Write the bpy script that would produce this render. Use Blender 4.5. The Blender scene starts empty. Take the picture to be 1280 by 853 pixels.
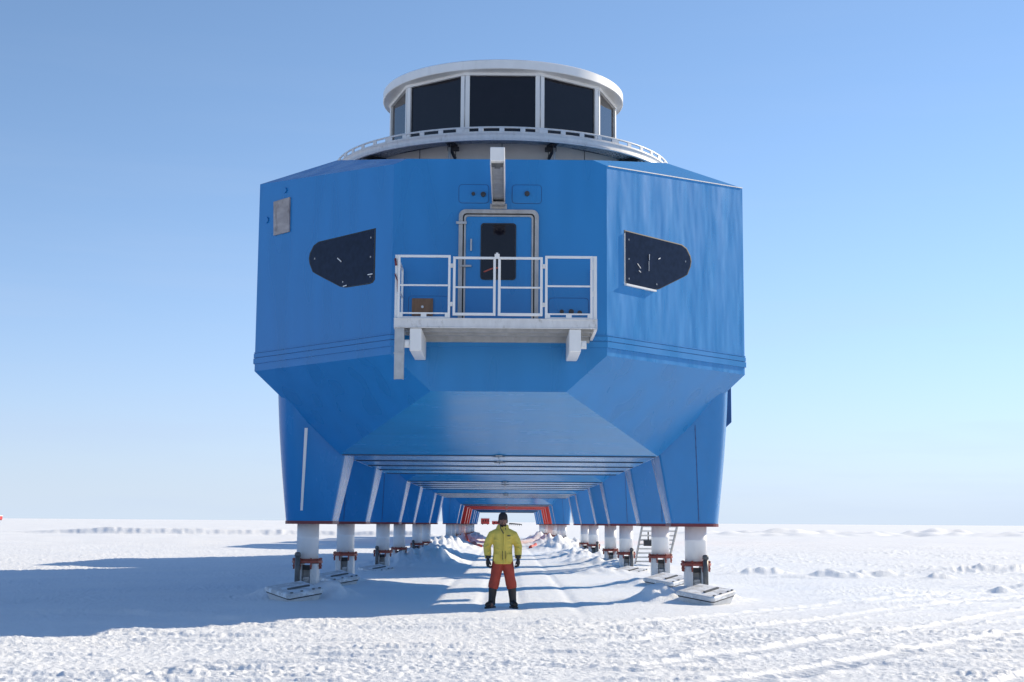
import bpy, bmesh, math, random
import numpy as np
from mathutils import Vector, Matrix
random.seed(7)
R = math.radians
scn = bpy.context.scene
COL = scn.collection

# ------------------------------------------------------------------ camera
CX, EYE = 0.105, 1.6
PITCH, YAW, ROLL = 0.128, 0.0021, 0.0072
cam_d = bpy.data.cameras.new('camera')
cam = bpy.data.objects.new('camera', cam_d)
COL.objects.link(cam)
cam_d.sensor_width = 36.0
cam_d.lens = 1780 / 1280 * 36.0
cam_d.clip_start, cam_d.clip_end = 0.1, 20000
fw = Vector((math.sin(YAW) * math.cos(PITCH), math.cos(YAW) * math.cos(PITCH), math.sin(PITCH)))
rt = Vector((math.cos(YAW), -math.sin(YAW), 0))
up = rt.cross(fw)
cr, sr = math.cos(ROLL), math.sin(ROLL)
ax, ay, az = cr * rt + sr * up, -sr * rt + cr * up, -fw
M = Matrix((ax, ay, az)).transposed().to_4x4()
M.translation = (CX, 0, EYE)
cam.matrix_world = M
scn.camera = cam

# ------------------------------------------------------------------ sun, sky, exposure
SUN_AZ, SUN_EL = 35.0, 28.3          # azimuth from +X towards +Y
sv = Vector((math.cos(R(SUN_AZ)) * math.cos(R(SUN_EL)), math.sin(R(SUN_AZ)) * math.cos(R(SUN_EL)), math.sin(R(SUN_EL))))
sun_d = bpy.data.lights.new('sun', 'SUN')
sun_d.energy = 4.1
sun_d.angle = R(0.5)
sun_d.color = (1.0, 0.87, 0.67)
sun = bpy.data.objects.new('sun', sun_d)
sun.rotation_mode = 'QUATERNION'
sun.rotation_quaternion = sv.to_track_quat('Z', 'Y')
sun.location = sv * 200
COL.objects.link(sun)

world = bpy.data.worlds.new("World")
scn.world = world
world.use_nodes = True
wn, wl = world.node_tree.nodes, world.node_tree.links
wn.clear()
wo = wn.new('ShaderNodeOutputWorld')
bg = wn.new('ShaderNodeBackground')
sky = wn.new('ShaderNodeTexSky')
sky.sky_type = 'NISHITA'
sky.sun_disc = False
sky.sun_elevation = R(SUN_EL)
sky.sun_rotation = R(90 - SUN_AZ)
sky.altitude = 0
sky.air_density = 1.0
sky.dust_density = 0.0
sky.ozone_density = 3.0
bg.inputs['Strength'].default_value = 0.105
# faint high wisps of cloud
tc = wn.new('ShaderNodeTexCoord')
mp = wn.new('ShaderNodeMapping')
mp.inputs['Scale'].default_value = (2.2, 2.2, 22)
mp.inputs['Rotation'].default_value = (0.0, 0.05, 0.0)
nz = wn.new('ShaderNodeTexNoise')
nz.inputs['Scale'].default_value = 1.6
nz.inputs['Detail'].default_value = 5
nz.inputs['Roughness'].default_value = 0.55
rp = wn.new('ShaderNodeValToRGB')
rp.color_ramp.elements[0].position = 0.50
rp.color_ramp.elements[1].position = 0.78
rp.color_ramp.elements[1].color = (0.45, 0.45, 0.45, 1)
mx = wn.new('ShaderNodeMixRGB')
mx.inputs[2].default_value = (4.4, 5.0, 5.6, 1)
wl.new(tc.outputs['Generated'], mp.inputs['Vector'])
wl.new(mp.outputs['Vector'], nz.inputs['Vector'])
wl.new(nz.outputs['Fac'], rp.inputs['Fac'])
cm = wn.new('ShaderNodeMixRGB'); cm.blend_type = 'MULTIPLY'; cm.inputs[0].default_value = 1.0
wl.new(rp.outputs['Color'], cm.inputs[1])
wl.new(cm.outputs['Color'], mx.inputs[0])
wl.new(sky.outputs['Color'], mx.inputs[1])
# pale ice haze low along the whole horizon
pc_ = wn.new('ShaderNodeMath'); pc_.operation = 'POWER'; pc_.inputs[1].default_value = 7.0
sx_ = wn.new('ShaderNodeSeparateXYZ')
ab = wn.new('ShaderNodeMath'); ab.operation = 'ABSOLUTE'
om = wn.new('ShaderNodeMath'); om.operation = 'SUBTRACT'; om.inputs[0].default_value = 1.0
pw = wn.new('ShaderNodeMath'); pw.operation = 'POWER'; pw.inputs[1].default_value = 13.0
ml = wn.new('ShaderNodeMath'); ml.operation = 'MULTIPLY'; ml.inputs[1].default_value = 0.88
hz = wn.new('ShaderNodeMixRGB')
hz.inputs[2].default_value = (4.25, 5.12, 6.15, 1)
wl.new(tc.outputs['Generated'], sx_.inputs[0])
wl.new(sx_.outputs['Z'], ab.inputs[0])
wl.new(om.outputs[0], pc_.inputs[0])
wl.new(pc_.outputs[0], cm.inputs[2])
wl.new(ab.outputs[0], om.inputs[1])
wl.new(om.outputs[0], pw.inputs[0])
wl.new(pw.outputs[0], ml.inputs[0])
wl.new(ml.outputs[0], hz.inputs[0])
tn = wn.new('ShaderNodeMixRGB'); tn.blend_type = 'MULTIPLY'; tn.inputs[0].default_value = 1.0
tl = wn.new('ShaderNodeMixRGB')
tl.inputs[1].default_value = (0.94, 0.945, 0.965, 1)
tl.inputs[2].default_value = (0.56, 0.635, 1.06, 1)
wl.new(pc_.outputs[0], tl.inputs[0])
wl.new(tl.outputs[0], tn.inputs[2])
wl.new(mx.outputs['Color'], tn.inputs[1])
wl.new(tn.outputs['Color'], hz.inputs[1])
wl.new(hz.outputs['Color'], bg.inputs['Color'])
wl.new(bg.outputs['Background'], wo.inputs['Surface'])

scn.view_settings.view_transform = 'Standard'
scn.view_settings.look = 'None'
scn.view_settings.gamma = 1.0
scn.view_settings.use_curve_mapping = False
scn.view_settings.exposure = 0.56

# ------------------------------------------------------------------ materials
def lin(c):
    return tuple(((v / 255) / 12.92 if v / 255 < 0.04045 else (((v / 255) + 0.055) / 1.055) ** 2.4) for v in c)

def mat(name, col, rough=0.5, metal=0.0, var=0.0, vscale=(3, 3, 3), bump=0.0, bscale=(6, 6, 6), bdist=0.02, spec=0.5,
        dark=None, dscale=(1.5, 1.5, 1.5), dlo=0.55, dhi=0.75, coat=0.0, detail=4, rvar=0.0):
    m = bpy.data.materials.new(name)
    m.use_nodes = True
    n, l = m.node_tree.nodes, m.node_tree.links
    p = n['Principled BSDF']
    p.inputs['Roughness'].default_value = rough
    p.inputs['Metallic'].default_value = metal
    p.inputs['Specular IOR Level'].default_value = spec
    p.inputs['Coat Weight'].default_value = coat
    p.inputs['Coat Roughness'].default_value = 0.12
    p.inputs['Base Color'].default_value = (*col, 1)
    t = n.new('ShaderNodeTexCoord')
    def noise(scale, det=detail, rgh=0.55):
        mpn = n.new('ShaderNodeMapping')
        mpn.inputs['Scale'].default_value = scale
        l.new(t.outputs['Object'], mpn.inputs['Vector'])
        x = n.new('ShaderNodeTexNoise')
        x.inputs['Scale'].default_value = 1.0
        x.inputs['Detail'].default_value = det
        x.inputs['Roughness'].default_value = rgh
        l.new(mpn.outputs['Vector'], x.inputs['Vector'])
        return x
    cur = None
    if var > 0:
        x = noise(vscale)
        r_ = n.new('ShaderNodeMapRange')
        r_.inputs[1].default_value, r_.inputs[2].default_value = 0.3, 0.7
        r_.inputs[3].default_value, r_.inputs[4].default_value = 1 - var, 1 + var
        l.new(x.outputs['Fac'], r_.inputs[0])
        mm = n.new('ShaderNodeMixRGB')
        mm.blend_type = 'MULTIPLY'
        mm.inputs[0].default_value = 1
        mm.inputs[1].default_value = (*col, 1)
        l.new(r_.outputs[0], mm.inputs[2])
        cur = mm.outputs[0]
        if rvar > 0:
            r2 = n.new('ShaderNodeMapRange')
            r2.inputs[1].default_value, r2.inputs[2].default_value = 0.3, 0.7
            r2.inputs[3].default_value, r2.inputs[4].default_value = max(0.02, rough - rvar), rough + rvar
            l.new(x.outputs['Fac'], r2.inputs[0])
            l.new(r2.outputs[0], p.inputs['Roughness'])
    if dark is not None:
        x = noise(dscale, 6, 0.65)
        cr_ = n.new('ShaderNodeMapRange')
        cr_.inputs[1].default_value, cr_.inputs[2].default_value = dlo, dhi
        l.new(x.outputs['Fac'], cr_.inputs[0])
        mm = n.new('ShaderNodeMixRGB')
        l.new(cr_.outputs[0], mm.inputs[0])
        if cur is not None:
            l.new(cur, mm.inputs[1])
        else:
            mm.inputs[1].default_value = (*col, 1)
        mm.inputs[2].default_value = (*dark, 1)
        cur = mm.outputs[0]
    if cur is not None:
        l.new(cur, p.inputs['Base Color'])
    if bump > 0:
        x = noise(bscale)
        b = n.new('ShaderNodeBump')
        b.inputs['Strength'].default_value = bump
        b.inputs['Distance'].default_value = bdist
        l.new(x.outputs['Fac'], b.inputs['Height'])
        l.new(b.outputs['Normal'], p.inputs['Normal'])
    return m

BLUE = (0.014, 0.198, 0.50)
M_blue = mat('blue_paint', BLUE, 0.30, var=0.05, vscale=(2.5, 2.5, 0.5), rvar=0.05, bump=0.06, bscale=(0.8, 0.8, 0.5), bdist=0.03, detail=0)
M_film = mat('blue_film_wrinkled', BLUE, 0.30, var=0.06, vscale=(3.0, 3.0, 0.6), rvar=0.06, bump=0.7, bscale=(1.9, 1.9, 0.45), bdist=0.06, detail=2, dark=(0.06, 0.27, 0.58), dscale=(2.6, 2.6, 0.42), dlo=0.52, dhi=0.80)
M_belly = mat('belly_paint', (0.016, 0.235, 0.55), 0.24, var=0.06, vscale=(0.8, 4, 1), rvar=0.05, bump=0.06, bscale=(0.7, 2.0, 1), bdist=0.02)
M_fair = mat('fairing_paint', BLUE, 0.26, var=0.06, vscale=(2, 2, 0.7), rvar=0.02, bump=0.0, bscale=(1.5, 1.5, 0.5), bdist=0.02)
M_red = mat('red_paint', (0.50, 0.022, 0.016), 0.30, var=0.06, vscale=(2, 2, 0.6))
M_redtrim = mat('dark_red_trim', (0.16, 0.02, 0.03), 0.45, var=0.1)
M_collar = mat('red_collar_paint', (0.30, 0.060, 0.040), 0.45, var=0.15, vscale=(9, 9, 9), dark=(0.16, 0.03, 0.02), dscale=(14, 14, 14))
M_white = mat('white_paint', (0.78, 0.78, 0.77), 0.38, var=0.04, vscale=(4, 4, 1.5), dark=(0.55, 0.53, 0.50), dscale=(3, 3, 0.9), dlo=0.6, dhi=0.9)
M_column = mat('white_leg_paint', (0.86, 0.86, 0.86), 0.35, var=0.03, vscale=(3, 3, 1))
M_offw = mat('weathered_white_paint', (0.66, 0.66, 0.66), 0.45, var=0.08, vscale=(8, 8, 3), dark=(0.36, 0.34, 0.31), dscale=(9, 9, 5), dlo=0.58, dhi=0.8)
M_lid = mat('snow_dusted_lid', (0.60, 0.60, 0.60), 0.55, var=0.10, vscale=(6, 6, 6), dark=(0.86, 0.88, 0.90), dscale=(3.2, 3.2, 3.2), dlo=0.46, dhi=0.56, bump=0.5, bscale=(9, 9, 9), bdist=0.02)
M_galv = mat('galvanised_steel', (0.42, 0.43, 0.44), 0.42, metal=0.35, var=0.14, vscale=(7, 7, 7), dark=(0.22, 0.20, 0.17), dscale=(6, 6, 4), dlo=0.6, dhi=0.85)
M_steel = mat('bare_steel_frame', (0.40, 0.39, 0.38), 0.4, metal=0.3, var=0.15, vscale=(8, 8, 3))
M_dark = mat('dark_steel', (0.035, 0.037, 0.042), 0.5, var=0.2, vscale=(10, 10, 10))
M_grey = mat('grey_ram', (0.10, 0.105, 0.11), 0.45, var=0.2, vscale=(12, 12, 12))
M_glass = mat('dark_glass', (0.010, 0.009, 0.014), 0.04, var=0.1, spec=0.36)
M_shade = mat('dark_window_board', (0.012, 0.018, 0.040), 0.09, spec=0.14, var=0.25, vscale=(9, 9, 9), bump=0.05, bscale=(3, 3, 3))
M_beige = mat('grey_beige_cladding', (0.62, 0.60, 0.56), 0.55, var=0.07, vscale=(2, 2, 5))
M_brown = mat('brown_board', (0.24, 0.13, 0.07), 0.6, var=0.2, vscale=(12, 12, 3))
M_plate = mat('weathered_plate', (0.36, 0.32, 0.31), 0.55, var=0.2, vscale=(3, 3, 9), dark=(0.14, 0.11, 0.10), dscale=(7, 7, 3), dlo=0.55, dhi=0.75)
M_navy = mat('darkened_blue', (0.010, 0.085, 0.25), 0.4, var=0.08)
M_gap = mat('joint_shade_blue', (0.03, 0.06, 0.12), 0.6)
M_rubber = mat('black_rubber', (0.02, 0.02, 0.02), 0.6)
M_jacket = mat('yellow_shell_fabric', (0.66, 0.52, 0.10), 0.75, var=0.10, vscale=(12, 12, 7), bump=0.6, bscale=(14, 14, 7), bdist=0.015, dark=(0.48, 0.37, 0.07), dscale=(9, 9, 9), dlo=0.6, dhi=0.85)
M_trouser = mat('red_trousers_fabric', (0.38, 0.055, 0.032), 0.8, var=0.14, vscale=(12, 12, 7), bump=0.6, bscale=(15, 15, 8), bdist=0.015, dark=(0.16, 0.05, 0.03), dscale=(7, 7, 7), dlo=0.58, dhi=0.8)
M_boot = mat('black_boot', (0.022, 0.020, 0.020), 0.55, var=0.2, vscale=(20, 20, 20))
M_glove = mat('black_glove', (0.018, 0.018, 0.02), 0.7, var=0.2, vscale=(20, 20, 20))
M_hat = mat('black_wool', (0.02, 0.02, 0.024), 0.9, var=0.2, vscale=(40, 40, 60), bump=0.5, bscale=(90, 90, 30), bdist=0.004)
M_skin = mat('weathered_skin', (0.24, 0.115, 0.08), 0.55, var=0.1, vscale=(20, 20, 20))
M_beard = mat('dark_beard', (0.03, 0.02, 0.016), 0.9, var=0.3, vscale=(60, 60, 60))
M_hose = mat('red_pipe_plastic', (0.55, 0.06, 0.04), 0.5, var=0.1)

def snow_mat():
    m = bpy.data.materials.new('snow')
    m.use_nodes = True
    n, l = m.node_tree.nodes, m.node_tree.links
    p = n['Principled BSDF']
    p.inputs['Roughness'].default_value = 0.62
    p.inputs['Specular IOR Level'].default_value = 0.25
    t = n.new('ShaderNodeTexCoord')
    a = n.new('ShaderNodeTexNoise')
    a.inputs['Scale'].default_value = 0.35
    a.inputs['Detail'].default_value = 6
    l.new(t.outputs['Object'], a.inputs['Vector'])
    c = n.new('ShaderNodeValToRGB')
    c.color_ramp.elements[0].position, c.color_ramp.elements[1].position = 0.3, 0.7
    c.color_ramp.elements[0].color = (0.84, 0.865, 0.895, 1)
    c.color_ramp.elements[1].color = (0.90, 0.91, 0.915, 1)
    l.new(a.outputs['Fac'], c.inputs['Fac'])
    l.new(c.outputs['Color'], p.inputs['Base Color'])
    b1 = n.new('ShaderNodeTexNoise')
    b1.inputs['Scale'].default_value = 26
    b1.inputs['Detail'].default_value = 6
    b1.inputs['Roughness'].default_value = 0.65
    l.new(t.outputs['Object'], b1.inputs['Vector'])
    bb = n.new('ShaderNodeBump')
    bb.inputs['Strength'].default_value = 1.0
    bb.inputs['Distance'].default_value = 0.02
    l.new(b1.outputs['Fac'], bb.inputs['Height'])
    l.new(bb.outputs['Normal'], p.inputs['Normal'])
    return m
M_snow = snow_mat()

# ------------------------------------------------------------------ mesh helpers
class MB:
    def __init__(s):
        s.v, s.f, s.sm = [], [], []
    def add(s, vs, fs, smooth=False):
        o = len(s.v)
        s.v += [tuple(p) for p in vs]
        s.f += [tuple(o + i for i in f) for f in fs]
        s.sm += [smooth] * len(fs)
        return s
    def box(s, x0, x1, y0, y1, z0, z1, m=None):
        vs = [Vector((x, y, z)) for z in (z0, z1) for y in (y0, y1) for x in (x0, x1)]
        if m is not None:
            vs = [m @ p for p in vs]
        return s.add(vs, [(0, 2, 3, 1), (4, 5, 7, 6), (0, 1, 5, 4), (2, 6, 7, 3), (0, 4, 6, 2), (1, 3, 7, 5)])
    def bar(s, a, b, w, h, upv=(0, 0, 1)):
        a, b = Vector(a), Vector(b)
        d = (b - a).normalized()
        u = Vector(upv)
        if abs(d.dot(u)) > 0.98:
            u = Vector((0, 1, 0))
        sx = d.cross(u).normalized() * w / 2
        sz = sx.cross(d).normalized() * h / 2
        vs = [p + i * sx + j * sz for p in (a, b) for i, j in ((-1, -1), (1, -1), (1, 1), (-1, 1))]
        return s.add(vs, [(3, 2, 1, 0), (4, 5, 6, 7), (0, 1, 5, 4), (1, 2, 6, 5), (2, 3, 7, 6), (3, 0, 4, 7)])
    def tube(s, pts, rad, n=10, cap=True):
        pts = [Vector(p) for p in pts]
        rad = rad if isinstance(rad, (list, tuple)) else [rad] * len(pts)
        vs, prev = [], None
        for i, p in enumerate(pts):
            d = (pts[min(i + 1, len(pts) - 1)] - pts[max(i - 1, 0)]).normalized()
            if prev is None:
                prev = d.orthogonal().normalized()
            u = (prev - d * prev.dot(d)).normalized()
            prev = u
            w = d.cross(u)
            for k in range(n):
                a = 2 * math.pi * k / n
                vs.append(p + rad[i] * (math.cos(a) * u + math.sin(a) * w))
        fs = [(i * n + k, i * n + (k + 1) % n, (i + 1) * n + (k + 1) % n, (i + 1) * n + k) for i in range(len(pts) - 1) for k in range(n)]
        s.add(vs, fs, True)
        if cap:
            o = len(s.v) - len(vs)
            s.f.append(tuple(o + k for k in reversed(range(n))))
            s.f.append(tuple(o + (len(pts) - 1) * n + k for k in range(n)))
            s.sm += [False, False]
        return s
    def loft(s, rings, cap=True, smooth=True):
        n = len(rings[0])
        vs = [p for r_ in rings for p in r_]
        fs = [(i * n + k, i * n + (k + 1) % n, (i + 1) * n + (k + 1) % n, (i + 1) * n + k) for i in range(len(rings) - 1) for k in range(n)]
        s.add(vs, fs, smooth)
        if cap:
            o = len(s.v) - len(vs)
            s.f.append(tuple(o + k for k in reversed(range(n))))
            s.f.append(tuple(o + (len(rings) - 1) * n + k for k in range(n)))
            s.sm += [False, False]
        return s
    def lathe(s, prof, c=(0, 0), n=48, smooth=True, phase=0.0, arc=None):
        rings = []
        for r_, z in prof:
            rings.append([(c[0] + r_ * math.cos(phase + 2 * math.pi * k / n), c[1] + r_ * math.sin(phase + 2 * math.pi * k / n), z) for k in range(n)])
        vs = [p for q in rings for p in q]
        fs = [(i * n + k, i * n + (k + 1) % n, (i + 1) * n + (k + 1) % n, (i + 1) * n + k) for i in range(len(prof) - 1) for k in range(n)]
        return s.add(vs, fs, smooth)
    def slab(s, pts, t, centre):
        """polygon pts (outer face) extruded inwards by t"""
        pts = [Vector(p) for p in pts]
        n = Vector((0, 0, 0))
        for i in range(len(pts)):
            a, b = pts[i], pts[(i + 1) % len(pts)]
            n += a.cross(b)
        n.normalize()
        c = sum(pts, Vector()) / len(pts)
        if n.dot(c - Vector(centre)) < 0:
            n = -n
            pts.reverse()
        k = len(pts)
        vs = pts + [p - n * t for p in pts]
        fs = [tuple(range(k)), tuple(reversed(range(k, 2 * k)))] + [(i, i + k, (i + 1) % k + k, (i + 1) % k) for i in range(k)]
        return s.add(vs, fs)
    def build(s, name, m, parent=None, loc=None, bevel=0.0, fix=True):
        me = bpy.data.meshes.new(name)
        me.from_pydata([tuple(p) for p in s.v], [], s.f)
        me.polygons.foreach_set('use_smooth', s.sm)
        if fix:
            b = bmesh.new()
            b.from_mesh(me)
            bmesh.ops.recalc_face_normals(b, faces=b.faces)
            if bevel > 0:
                bmesh.ops.bevel(b, geom=list(b.edges), offset=bevel, segments=1, affect='EDGES', clamp_overlap=True)
            b.to_mesh(me)
            b.free()
        me.materials.append(m)
        o = bpy.data.objects.new(name, me)
        COL.objects.link(o)
        if parent is not None:
            o.parent = parent
        if loc is not None:
            o.location = loc
        return o

def tag(o, label=None, cat=None, group=None, kind=None):
    for k, v in (('label', label), ('category', cat), ('group', group), ('kind', kind)):
        if v:
            o[k] = v
    return o

def empty(name, loc, label=None, cat=None, group=None, parent=None, rz=0):
    o = bpy.data.objects.new(name, None)
    o.empty_display_size = 0.2
    o.location = loc
    o.rotation_euler = (0, 0, rz)
    COL.objects.link(o)
    if parent is not None:
        o.parent = parent
    tag(o, label, cat, group)
    return o

def copy_tree(o, parent=None):
    c = o.copy()
    COL.objects.link(c)
    c.parent = parent
    for ch in list(o.children):
        copy_tree(ch, c)
    return c

# ------------------------------------------------------------------ snow ground
_rs = np.random.RandomState(3)
PERM = _rs.permutation(256)
PERM = np.concatenate([PERM, PERM, PERM])
GA = _rs.rand(256) * 2 * np.pi
GX, GY = np.cos(GA), np.sin(GA)
def pn(x, y, seed=0):
    x = x + seed * 17.31
    y = y - seed * 9.77
    xi, yi = np.floor(x).astype(np.int64), np.floor(y).astype(np.int64)
    xf, yf = x - xi, y - yi
    u, v = xf ** 3 * (xf * (xf * 6 - 15) + 10), yf ** 3 * (yf * (yf * 6 - 15) + 10)
    def g(ix, iy, dx, dy):
        h = PERM[(PERM[ix & 255] + iy) & 255]
        return GX[h] * dx + GY[h] * dy
    a = g(xi, yi, xf, yf); b = g(xi + 1, yi, xf - 1, yf)
    c = g(xi, yi + 1, xf, yf - 1); d = g(xi + 1, yi + 1, xf - 1, yf - 1)
    return 1.5 * ((a + u * (b - a)) + v * ((c + u * (d - c)) - (a + u * (b - a))))
def ss(a, b, x):
    t = np.clip((x - a) / (b - a), 0, 1)
    return t * t * (3 - 2 * t)
# (x, y, sx, sy, height)
MOUNDS = [(-4.2, 31.3, 0.9, 0.8, 0.30), (4.2, 31.3, 0.9, 0.8, 0.30), (3.35, 30.3, 0.65, 0.5, 0.28), (-3.55, 30.5, 0.45, 0.5, 0.30), (-4.9, 30.6, 0.4, 0.5, 0.12),
          (-4.2, 38.2, 1.2, 1.2, 0.16), (4.1, 38.2, 1.1, 1.0, 0.20), (3.3, 37.4, 0.7, 0.7, 0.10),
          (-4.0, 49.4, 1.2, 2.0, 0.12), (4.0, 49.4, 1.2, 1.8, 0.20), (3.2, 48.0, 0.7, 1.2, 0.12),
          (-3.7, 57.5, 1.4, 3.5, 0.42), (3.9, 57.0, 1.2, 2.5, 0.26), (-2.9, 60.0, 0.9, 3.5, 0.35), (3.1, 60, 0.7, 2.5, 0.20),
          (-3.8, 69.0, 1.3, 4.0, 0.55), (3.7, 69.0, 1.3, 4.0, 0.40), (-3.9, 76, 1.4, 3.0, 0.4), (3.8, 76, 1.4, 3.0, 0.35),
          (-4.0, 92.0, 1.8, 6.0, 0.62), (3.3, 92.0, 1.2, 5.0, 0.62), (4.6, 100, 1.5, 6.0, 0.6), (-4.2, 104, 1.5, 5, 0.7),
          (-3.6, 122, 1.2, 5, 0.6), (3.4, 120, 1.2, 5, 0.6), (-3.4, 150, 1.2, 7, 0.6), (3.4, 150, 1.2, 7, 0.6),
          (-6.3, 24.3, 2.6, 0.35, 0.10), (-4.6, 23.6, 1.2, 0.25, 0.09),
          (8.4, 47, 0.9, 0.5, 0.215), (10.2, 45.5, 0.7, 0.35, 0.215), (10.9, 45, 0.5, 0.35, 0.215), (11.8, 46.0, 1.2, 0.4, 0.215), (13.4, 44.5, 0.4, 0.3, 0.215), (16.5, 42, 1.4, 0.3, 0.215), (12.6, 36.5, 0.25, 0.2, 0.2), (9.0, 44, 1.2, 0.25, 0.10), (14.8, 39, 1.3, 0.25, 0.11), (11.0, 31.5, 0.8, 0.2, 0.08), (13.0, 33.5, 0.9, 0.25, 0.10),
          (17.5, 52, 2.0, 1.0, 0.25)]
def H(x, y):
    x = np.asarray(x, float); y = np.asarray(y, float)
    r = np.hypot(x, y)
    near = 1 - ss(60, 160, r)
    # broad relief
    h = 0.06 * pn(x / 11, y / 14, 1) + 0.05 * pn(x / 4.2, y / 5.0, 2)
    h = h * (0.45 + 0.55 * ss(3, 8, np.abs(x)))
    h += 0.18 * ss(-20, -60, x) * ss(80, 150, y)
    h *= 1 - 0.7 * ss(-3, -6, x) * (1 - ss(70, 110, y))
    h += 0.0016 * np.clip(r - 160, 0, None) * ss(160, 400, r) * 1.0
    h -= 0.16 * ss(-7, -16, x) * ss(26, 36, y) * (1 - ss(75, 110, y))
    h += 0.05 * ss(-4.5, -7, x) * (1 - ss(24, 30, y))
    # distant bank on the left
    yb = 178 + 0.22 * (x + 30) + 5 * pn(x / 30, y * 0 + 3, 4) + 0.20 * pn(x / 2.3, y / 3, 63) + 0.22 * pn(x / 0.7, y / 0.8, 64)
    dyb = y - yb
    bank = np.where(dyb < 0, np.exp(-((dyb / 0.95) ** 2)), np.exp(-((dyb / 16.0) ** 2))) * ss(-6.5, -13, x) * (1 - ss(-47, -60, x) * 0.72)
    bank *= np.clip(0.74 + 0.40 * pn(x / 19, y / 60, 5) + 0.16 * pn(x / 6.5, y / 30, 6) + 0.07 * pn(x / 1.7, y / 20, 61), 0.15, 3)
    h += bank
    h += ss(200, 330, y) * ss(60, -60, x) * 0.9
    h += 0.9 * np.exp(-(((y - 235 - 0.1 * x) / 18.0) ** 2)) * ss(12, 40, x) * (0.5 + pn(x / 9, y / 6, 8) + 0.6 * pn(x / 3.2, y / 2.2, 9))
    # wind crust (sastrugi), long axis towards the lower left of the view
    ca, sa = math.cos(R(38)), math.sin(R(38))
    p, q = (x * ca + y * sa), (-x * sa + y * ca)
    sas = 1 - np.abs(pn(p / 3.2, q / 0.62, 11)) * 2.0
    sas = np.clip(sas, 0, 1) ** 3
    mright = ss(5.5, 9, x) * ss(24, 30, y) * (0.35 + 0.65 * ss(-0.2, 0.4, pn(x / 7, y / 9, 12)))
    h += 0.06 * sas * mright * near
    # tracked vehicle lanes crossing to the right, and faint sledge scuffs
    tx, ty = 0.593, 0.805
    dd = (x - 3.5) * ty - (y - 23.2) * tx
    tt = (x - 3.5) * tx + (y - 23.2) * ty + 0.2 * pn(x / 3, y / 3, 50)
    dd = dd + 0.25 * pn(tt / 7, tt * 0, 51)
    lanes = np.zeros_like(x)
    hl = np.zeros_like(x)
    inr = ss(0.2, 2.5, x) * (1 - ss(55, 80, y)) * ss(12, 15, y)
    for c0 in (-1.2, 0.6, 2.6, 4.2, 6.4):
        lane = ss(0.30, 0.20, np.abs(dd - c0)) * inr
        pat = 0.5 + 0.5 * np.sin(2 * np.pi * tt / 0.17 + 1.5 * np.sin(2 * np.pi * (dd - c0) / 0.5))
        lanes = np.maximum(lanes, lane)
        hl += lane * (0.020 * pat - 0.030)
        hl += 0.030 * np.exp(-(((np.abs(dd - c0) - 0.33) / 0.07) ** 2)) * inr * (0.6 + 0.8 * pn(x / 0.3, y / 0.3, 53))
    # soft steps and small drifts
    st = pn(x / 1.5, y / 1.1, 13)
    fg = 1 - ss(23.0, 26.5, y + 0.25 * np.clip(-x - 4, 0, 20) * 0.6 + 0.6 * pn(x / 2.0, y * 0, 14))
    big = 0.55 + 0.75 * ss(-0.35, 0.40, pn(x / 4.5, y / 1.9, 54))
    lit = 0.30 + 0.70 * np.maximum(fg * big, 0.5 * mright)
    lit = np.maximum(lit, 0.95 * ss(-3.0, -5, x) * ss(21, 24, y) * (0.6 + 0.8 * ss(-0.3, 0.4, pn(x / 3.3, y / 4, 57))))
    lit *= 1 - 0.80 * lanes
    h += hl
    def plate(u, v, w, sd):
        return ss(-w, w, pn(u, v, sd))
    wx, wy = 0.10 * pn(x / 0.3, y / 0.3, 40), 0.10 * pn(x / 0.3, y / 0.3, 41)
    e = 0.30 * pn(x / 1.1, y / 0.6, 15) + 0.22 * pn(x / 0.34, y / 0.22, 16) + 0.34 * pn(x / 0.16, y / 0.12, 17) + 0.36 * pn(x / 0.07, y / 0.06, 18)
    cr_ = 0.34 * plate((x + wx) / 1.6, (y + wy) / 0.40, 0.10, 42) + 0.13 * plate((x + wx) / 0.38, (y + wy) / 0.17, 0.14, 43) + 0.32 * plate((x + wx) / 0.13, (y + wy) / 0.09, 0.16, 44)
    crm = 0.35 + 0.65 * ss(-0.25, 0.35, pn(x / 2.4, y / 1.3, 45))
    h += 0.032 * e * lit * near
    h += 0.032 * cr_ * crm * lit * near
    h += 0.012 * np.clip(st, 0, 1) * lit * near
    # loose clods of broken crust
    cl = ss(0.34, 0.50, pn(x / 0.21, y / 0.19, 20))
    clm = ss(0.05, 0.35, pn(x / 2.8, y / 1.5, 21))
    h += 0.006 * cl * clm * lit * near
    rid = np.clip(1 - 2.2 * np.abs(pn(x / 2.6 + 0.4 * wx, y / 0.30 + 0.6 * wy, 58)), 0, 1) ** 3
    h += 0.020 * rid * fg * ss(-0.1, 0.3, pn(x / 3.5, y / 1.6, 59))
    led = np.clip(pn(x / 3.0, y / 0.42, 22) - 0.22, 0, 0.16)
    h += 0.22 * led * fg * (0.8 + 0.6 * pn(x / 0.3, y / 0.2, 46))
    # packed trail under the modules: shallow runner ruts
    tr = np.exp(-(((np.abs(x - 0.9) - 0.55) / 0.12) ** 2)) + np.exp(-(((np.abs(x + 0.9) - 0.5) / 0.12) ** 2))
    h -= 0.022 * tr * ss(25, 28, y) * (1 - ss(120, 200, y))
    cor = pn(x / 0.5, y / 0.10, 23) * ss(0.7, 1.2, np.abs(x - 1.6) * 0 + 1.1)
    h += 0.006 * cor * near * (np.abs(x) < 3.4)
    # shovelled mounds round the legs
    lump = 1 + 0.45 * pn(x / 1.1, y / 1.6, 24) + 0.35 * pn(x / 0.4, y / 0.5, 25)
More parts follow.
